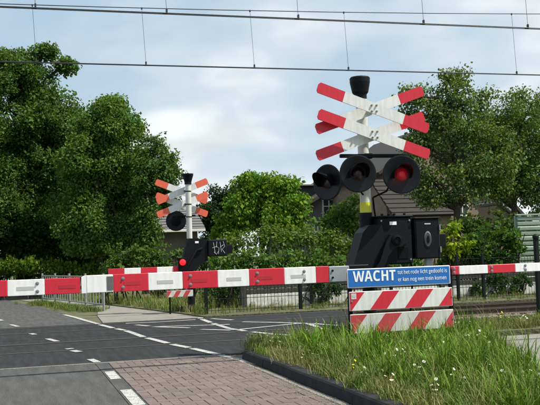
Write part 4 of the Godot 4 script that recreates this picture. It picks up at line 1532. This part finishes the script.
# ---------------------------------------------------------------- grass and flowers
func tuft(rng: RandomNumberGenerator, blades: int, hgt: float, spread: float, wid: float, hue_a: Color, hue_b: Color) -> ArrayMesh:
	var g := Geo.new()
	for k in blades:
		var a := rng.randf() * TAU
		var p := Vector3(cos(a), 0, sin(a)) * spread * sqrt(rng.randf())
		var h := hgt * rng.randf_range(0.45, 1.1)
		var a2 := rng.randf() * TAU
		var lean := Vector3(cos(a2), 0, sin(a2)) * h * rng.randf_range(0.1, 0.95)
		var sd := Vector3(-sin(a2), 0, cos(a2)) * wid * rng.randf_range(0.6, 1.3)
		var c: Color = hue_a if rng.randf() < 0.5 else hue_b   # the whole blade has one colour
		var b := g.v.size()
		var pts := [p, p + lean * 0.25 + Vector3(0, h * 0.5, 0), p + lean * 0.65 + Vector3(0, h * 0.85, 0), p + lean * 1.1 + Vector3(0, h * 0.97, 0)]
		var ws := [1.0, 0.9, 0.55, 0.0]
		for j in 4:
			var nn := sd.cross(pts[min(j + 1, 3)] - pts[max(j - 1, 0)]).normalized()
			g.v.append(pts[j] - sd * ws[j]); g.n.append(nn); g.c.append(c)
			g.v.append(pts[j] + sd * ws[j]); g.n.append(nn); g.c.append(c)
		for j in 3:
			var o := b + j * 2
			g.i.append_array(PackedInt32Array([o, o + 2, o + 1, o + 2, o + 3, o + 1]))
	return g.mesh()

func scatter(parent: Node3D, called: String, m: Mesh, mat: Material, spots: Array, rng: RandomNumberGenerator, smin: float, smax: float) -> void:
	if spots.is_empty():
		return
	var mm := MultiMesh.new()
	mm.transform_format = MultiMesh.TRANSFORM_3D
	mm.mesh = m
	mm.instance_count = spots.size()
	for k in spots.size():
		var s := rng.randf_range(smin, smax)
		var b := Basis(Vector3.UP, rng.randf() * TAU).scaled(Vector3(s, s * rng.randf_range(0.75, 1.2), s))
		mm.set_instance_transform(k, Transform3D(b, spots[k]))
	var o := MultiMeshInstance3D.new()
	o.name = called
	o.multimesh = mm
	o.material_override = mat
	parent.add_child(o, true)
	o.set_meta("kind", "stuff")

func inside(poly: PackedVector2Array, u: float, v: float) -> bool:
	return Geometry2D.is_point_in_polygon(Vector2(u, v), poly)

func build_grass() -> void:
	var rng := RandomNumberGenerator.new()
	rng.seed = 61
	var lush := Color(0.078, 0.150, 0.026)
	var lush2 := Color(0.12, 0.22, 0.03)
	var dry := Color(0.24, 0.23, 0.10)
	var olive := Color(0.13, 0.17, 0.05)
	var tufts := [tuft(rng, 34, 0.30, 0.11, 0.0050, lush, lush2), tuft(rng, 34, 0.20, 0.12, 0.0045, lush, olive), tuft(rng, 30, 0.15, 0.12, 0.0035, olive, dry), tuft(rng, 26, 0.42, 0.10, 0.0060, lush, lush2), tuft(rng, 10, 0.45, 0.08, 0.0028, olive, dry)]
	var near := thing("grass", "tall mixed green and dry grass on the verge behind the kerb", "grass", Vector3(4.2, 0.09, -9.5), "", "stuff")
	var poly := PackedVector2Array([Vector2(2.99, 5.8), Vector2(2.99, 11.9), Vector2(3.1, 12.4), Vector2(3.5, 12.85), Vector2(5.2, 13.2), Vector2(9, 13.5), Vector2(12, 13.5), Vector2(12, 12.66), Vector2(6.8, 12.4), Vector2(6.0, 10.7), Vector2(5.02, 8.4), Vector2(3.9, 5.8)])
	var noise := FastNoiseLite.new()
	noise.seed = 8
	noise.frequency = 0.7
	var lists := [[], [], [], [], []]
	var base := near.position
	for k in 8200:
		var u := rng.randf_range(2.98, 12.0)
		var v := rng.randf_range(5.8, 13.5)
		if not inside(poly, u, v):
			continue
		var p := Vector3(u, 0.09, -v) - base
		var n := noise.get_noise_2d(u, v)
		var kerbside := u < 3.35 or v > 11.6 + n
		var r := rng.randf()
		if kerbside:
			lists[2 if r < 0.62 else 1 if r < 0.95 else 4].append(p)
		elif n > 0.12:
			lists[3 if r < 0.36 else 0 if r < 0.68 else 2 if r < 0.8 else 4].append(p)
		else:
			lists[0 if r < 0.32 else 1 if r < 0.6 else 2 if r < 0.8 else 4].append(p)
	for k in 5:
		scatter(near, "grass_tufts", tufts[k], M.grass, lists[k], rng, 0.55, 1.1)
	var broad := tuft(rng, 26, 0.34, 0.10, 0.011, Color(0.10, 0.22, 0.022), Color(0.14, 0.27, 0.03))
	var bl := []
	for q in [[4.05, 10.3, 22, 0.35], [4.55, 9.6, 14, 0.3], [5.0, 10.4, 12, 0.3], [4.1, 8.2, 10, 0.25], [5.6, 11.4, 10, 0.3]]:
		for k in q[2]:
			bl.append(Vector3(q[0] + rng.randfn(0, q[3]), 0.09, -q[1] - rng.randfn(0, q[3])) - base)
	scatter(near, "broad_blades", broad, M.grass, bl, rng, 0.6, 1.1)
	# flowers: white daisies and clover, a few yellow ones
	var fl := thing("wildflowers", "small white and yellow wildflowers scattered through the verge grass", "wildflowers", Vector3(4.2, 0.09, -9.5), "", "stuff")
	for kind in 2:
		var g := Geo.new()
		g.col = Color(0.10, 0.18, 0.04)
		g.tube([Vector3(0, 0, 0), Vector3(0.01, 0.17, 0)], [0.002, 0.0015], 4, false)
		g.col = Color(0.80, 0.80, 0.76) if kind == 0 else Color(0.75, 0.62, 0.02)
		for h in 2:   # two small heads on a stem, facing different ways
			var hx := Transform3D(Basis.from_euler(Vector3(0.9 - 1.2 * h, 0.6 + 2.2 * h, 0)), Vector3(0.01 - 0.03 * h, 0.17 - 0.04 * h, 0.02 * h))
			g.col = Color(0.80, 0.80, 0.76) if kind == 0 else Color(0.75, 0.62, 0.02)
			for k in 8:
				var a := TAU * k / 8.0
				var d := Vector3(cos(a), 0.15, sin(a))
				var s := Vector3(-sin(a), 0, cos(a))
				g.face([hx * Vector3.ZERO, hx * (d * 0.008 + s * 0.0052), hx * (d * 0.015), hx * (d * 0.008 - s * 0.0052)], hx.basis.y)
			g.col = Color(0.70, 0.55, 0.05)
			g.lathe([Vector2(0.0042, 0.001), Vector2(0.003, 0.005), Vector2(0, 0.006)], 6, hx)
		var spots := []
		for k in (800 if kind == 0 else 50):
			var u := rng.randf_range(3.1, 8.0)
			var v := rng.randf_range(6.5, 13.0)
			if inside(poly, u, v) and noise.get_noise_2d(u * 1.7 + 30, v * 1.7) > -0.12:
				spots.append(Vector3(u, 0.09, -v) - base)
		scatter(fl, "flower_heads", g.mesh(), M.grass, spots, rng, 0.7, 1.3)
	# rough grass beyond the tracks and along the fences
	var far := thing("grass", "rough pale grass on the bank around the far crossing post and fence", "grass", Vector3(6, 0.03, -23), "", "stuff")
	var poly2 := PackedVector2Array([Vector2(4.2, 20.4), Vector2(15, 20.4), Vector2(15, 22.7), Vector2(9, 23.6), Vector2(6, 28), Vector2(1.2, 35.8), Vector2(1.8, 34), Vector2(3.0, 27.6), Vector2(3.55, 24.6), Vector2(4.0, 22.0)])
	var l2 := [[], [], [], [], [], []]
	for k in 5200:
		var u := rng.randf_range(1.2, 15)
		var v := rng.randf_range(20.4, 35.8)
		if inside(poly2, u, v):
			var low := u > 4.4 and v < 22.8
			if low and rng.randf() < 0.25:
				continue
			l2[(3 if low else 0) + [0, 1, 1, 2][rng.randi_range(0, 3)]].append(Vector3(u, 0.02, -v) - far.position)
	for k in 6:
		var tall := k < 3
		scatter(far, "grass_tufts", tufts[[1, 2, 4][k % 3]], M.grass, l2[k], rng, 0.8 if tall else 0.35, 1.5 if tall else 0.7)
	# weeds between road and railing
	var ws := thing("weeds", "low weeds at the foot of the metal railing", "weeds", Vector3(1.6, 0.0, -27), "", "stuff")
	var l3 := [[], []]
	for k in 420:
		var f := rng.randf()
		var p := Vector3(2.36, 0, -25.1).lerp(Vector3(0.95, 0, -32.2), f) + Vector3(rng.randfn(-0.25, 0.22), 0, rng.randfn(0, 0.3))
		if rng.randf() < 0.75:
			l3[rng.randi_range(0, 1)].append(p - ws.position)
	for k in 2:
		scatter(ws, "grass_tufts", tufts[[1, 2][k]], M.grass, l3[k], rng, 0.5, 0.9)
	# dry stalks along the tracks
	var tk := thing("weeds", "dry weeds sprouting between the ballast and the verge", "weeds", Vector3(9.5, 0.0, -13.8), "", "stuff")
	var l4 := [[], []]
	for k in 420:
		l4[rng.randi_range(0, 1)].append(Vector3(rng.randf_range(7.5, 13), -0.19, -rng.randf_range(13.3, 14.05)) - tk.position)
	for k in 2:
		scatter(tk, "grass_tufts", tufts[[2, 4][k]], M.grass, l4[k], rng, 0.6, 1.1)
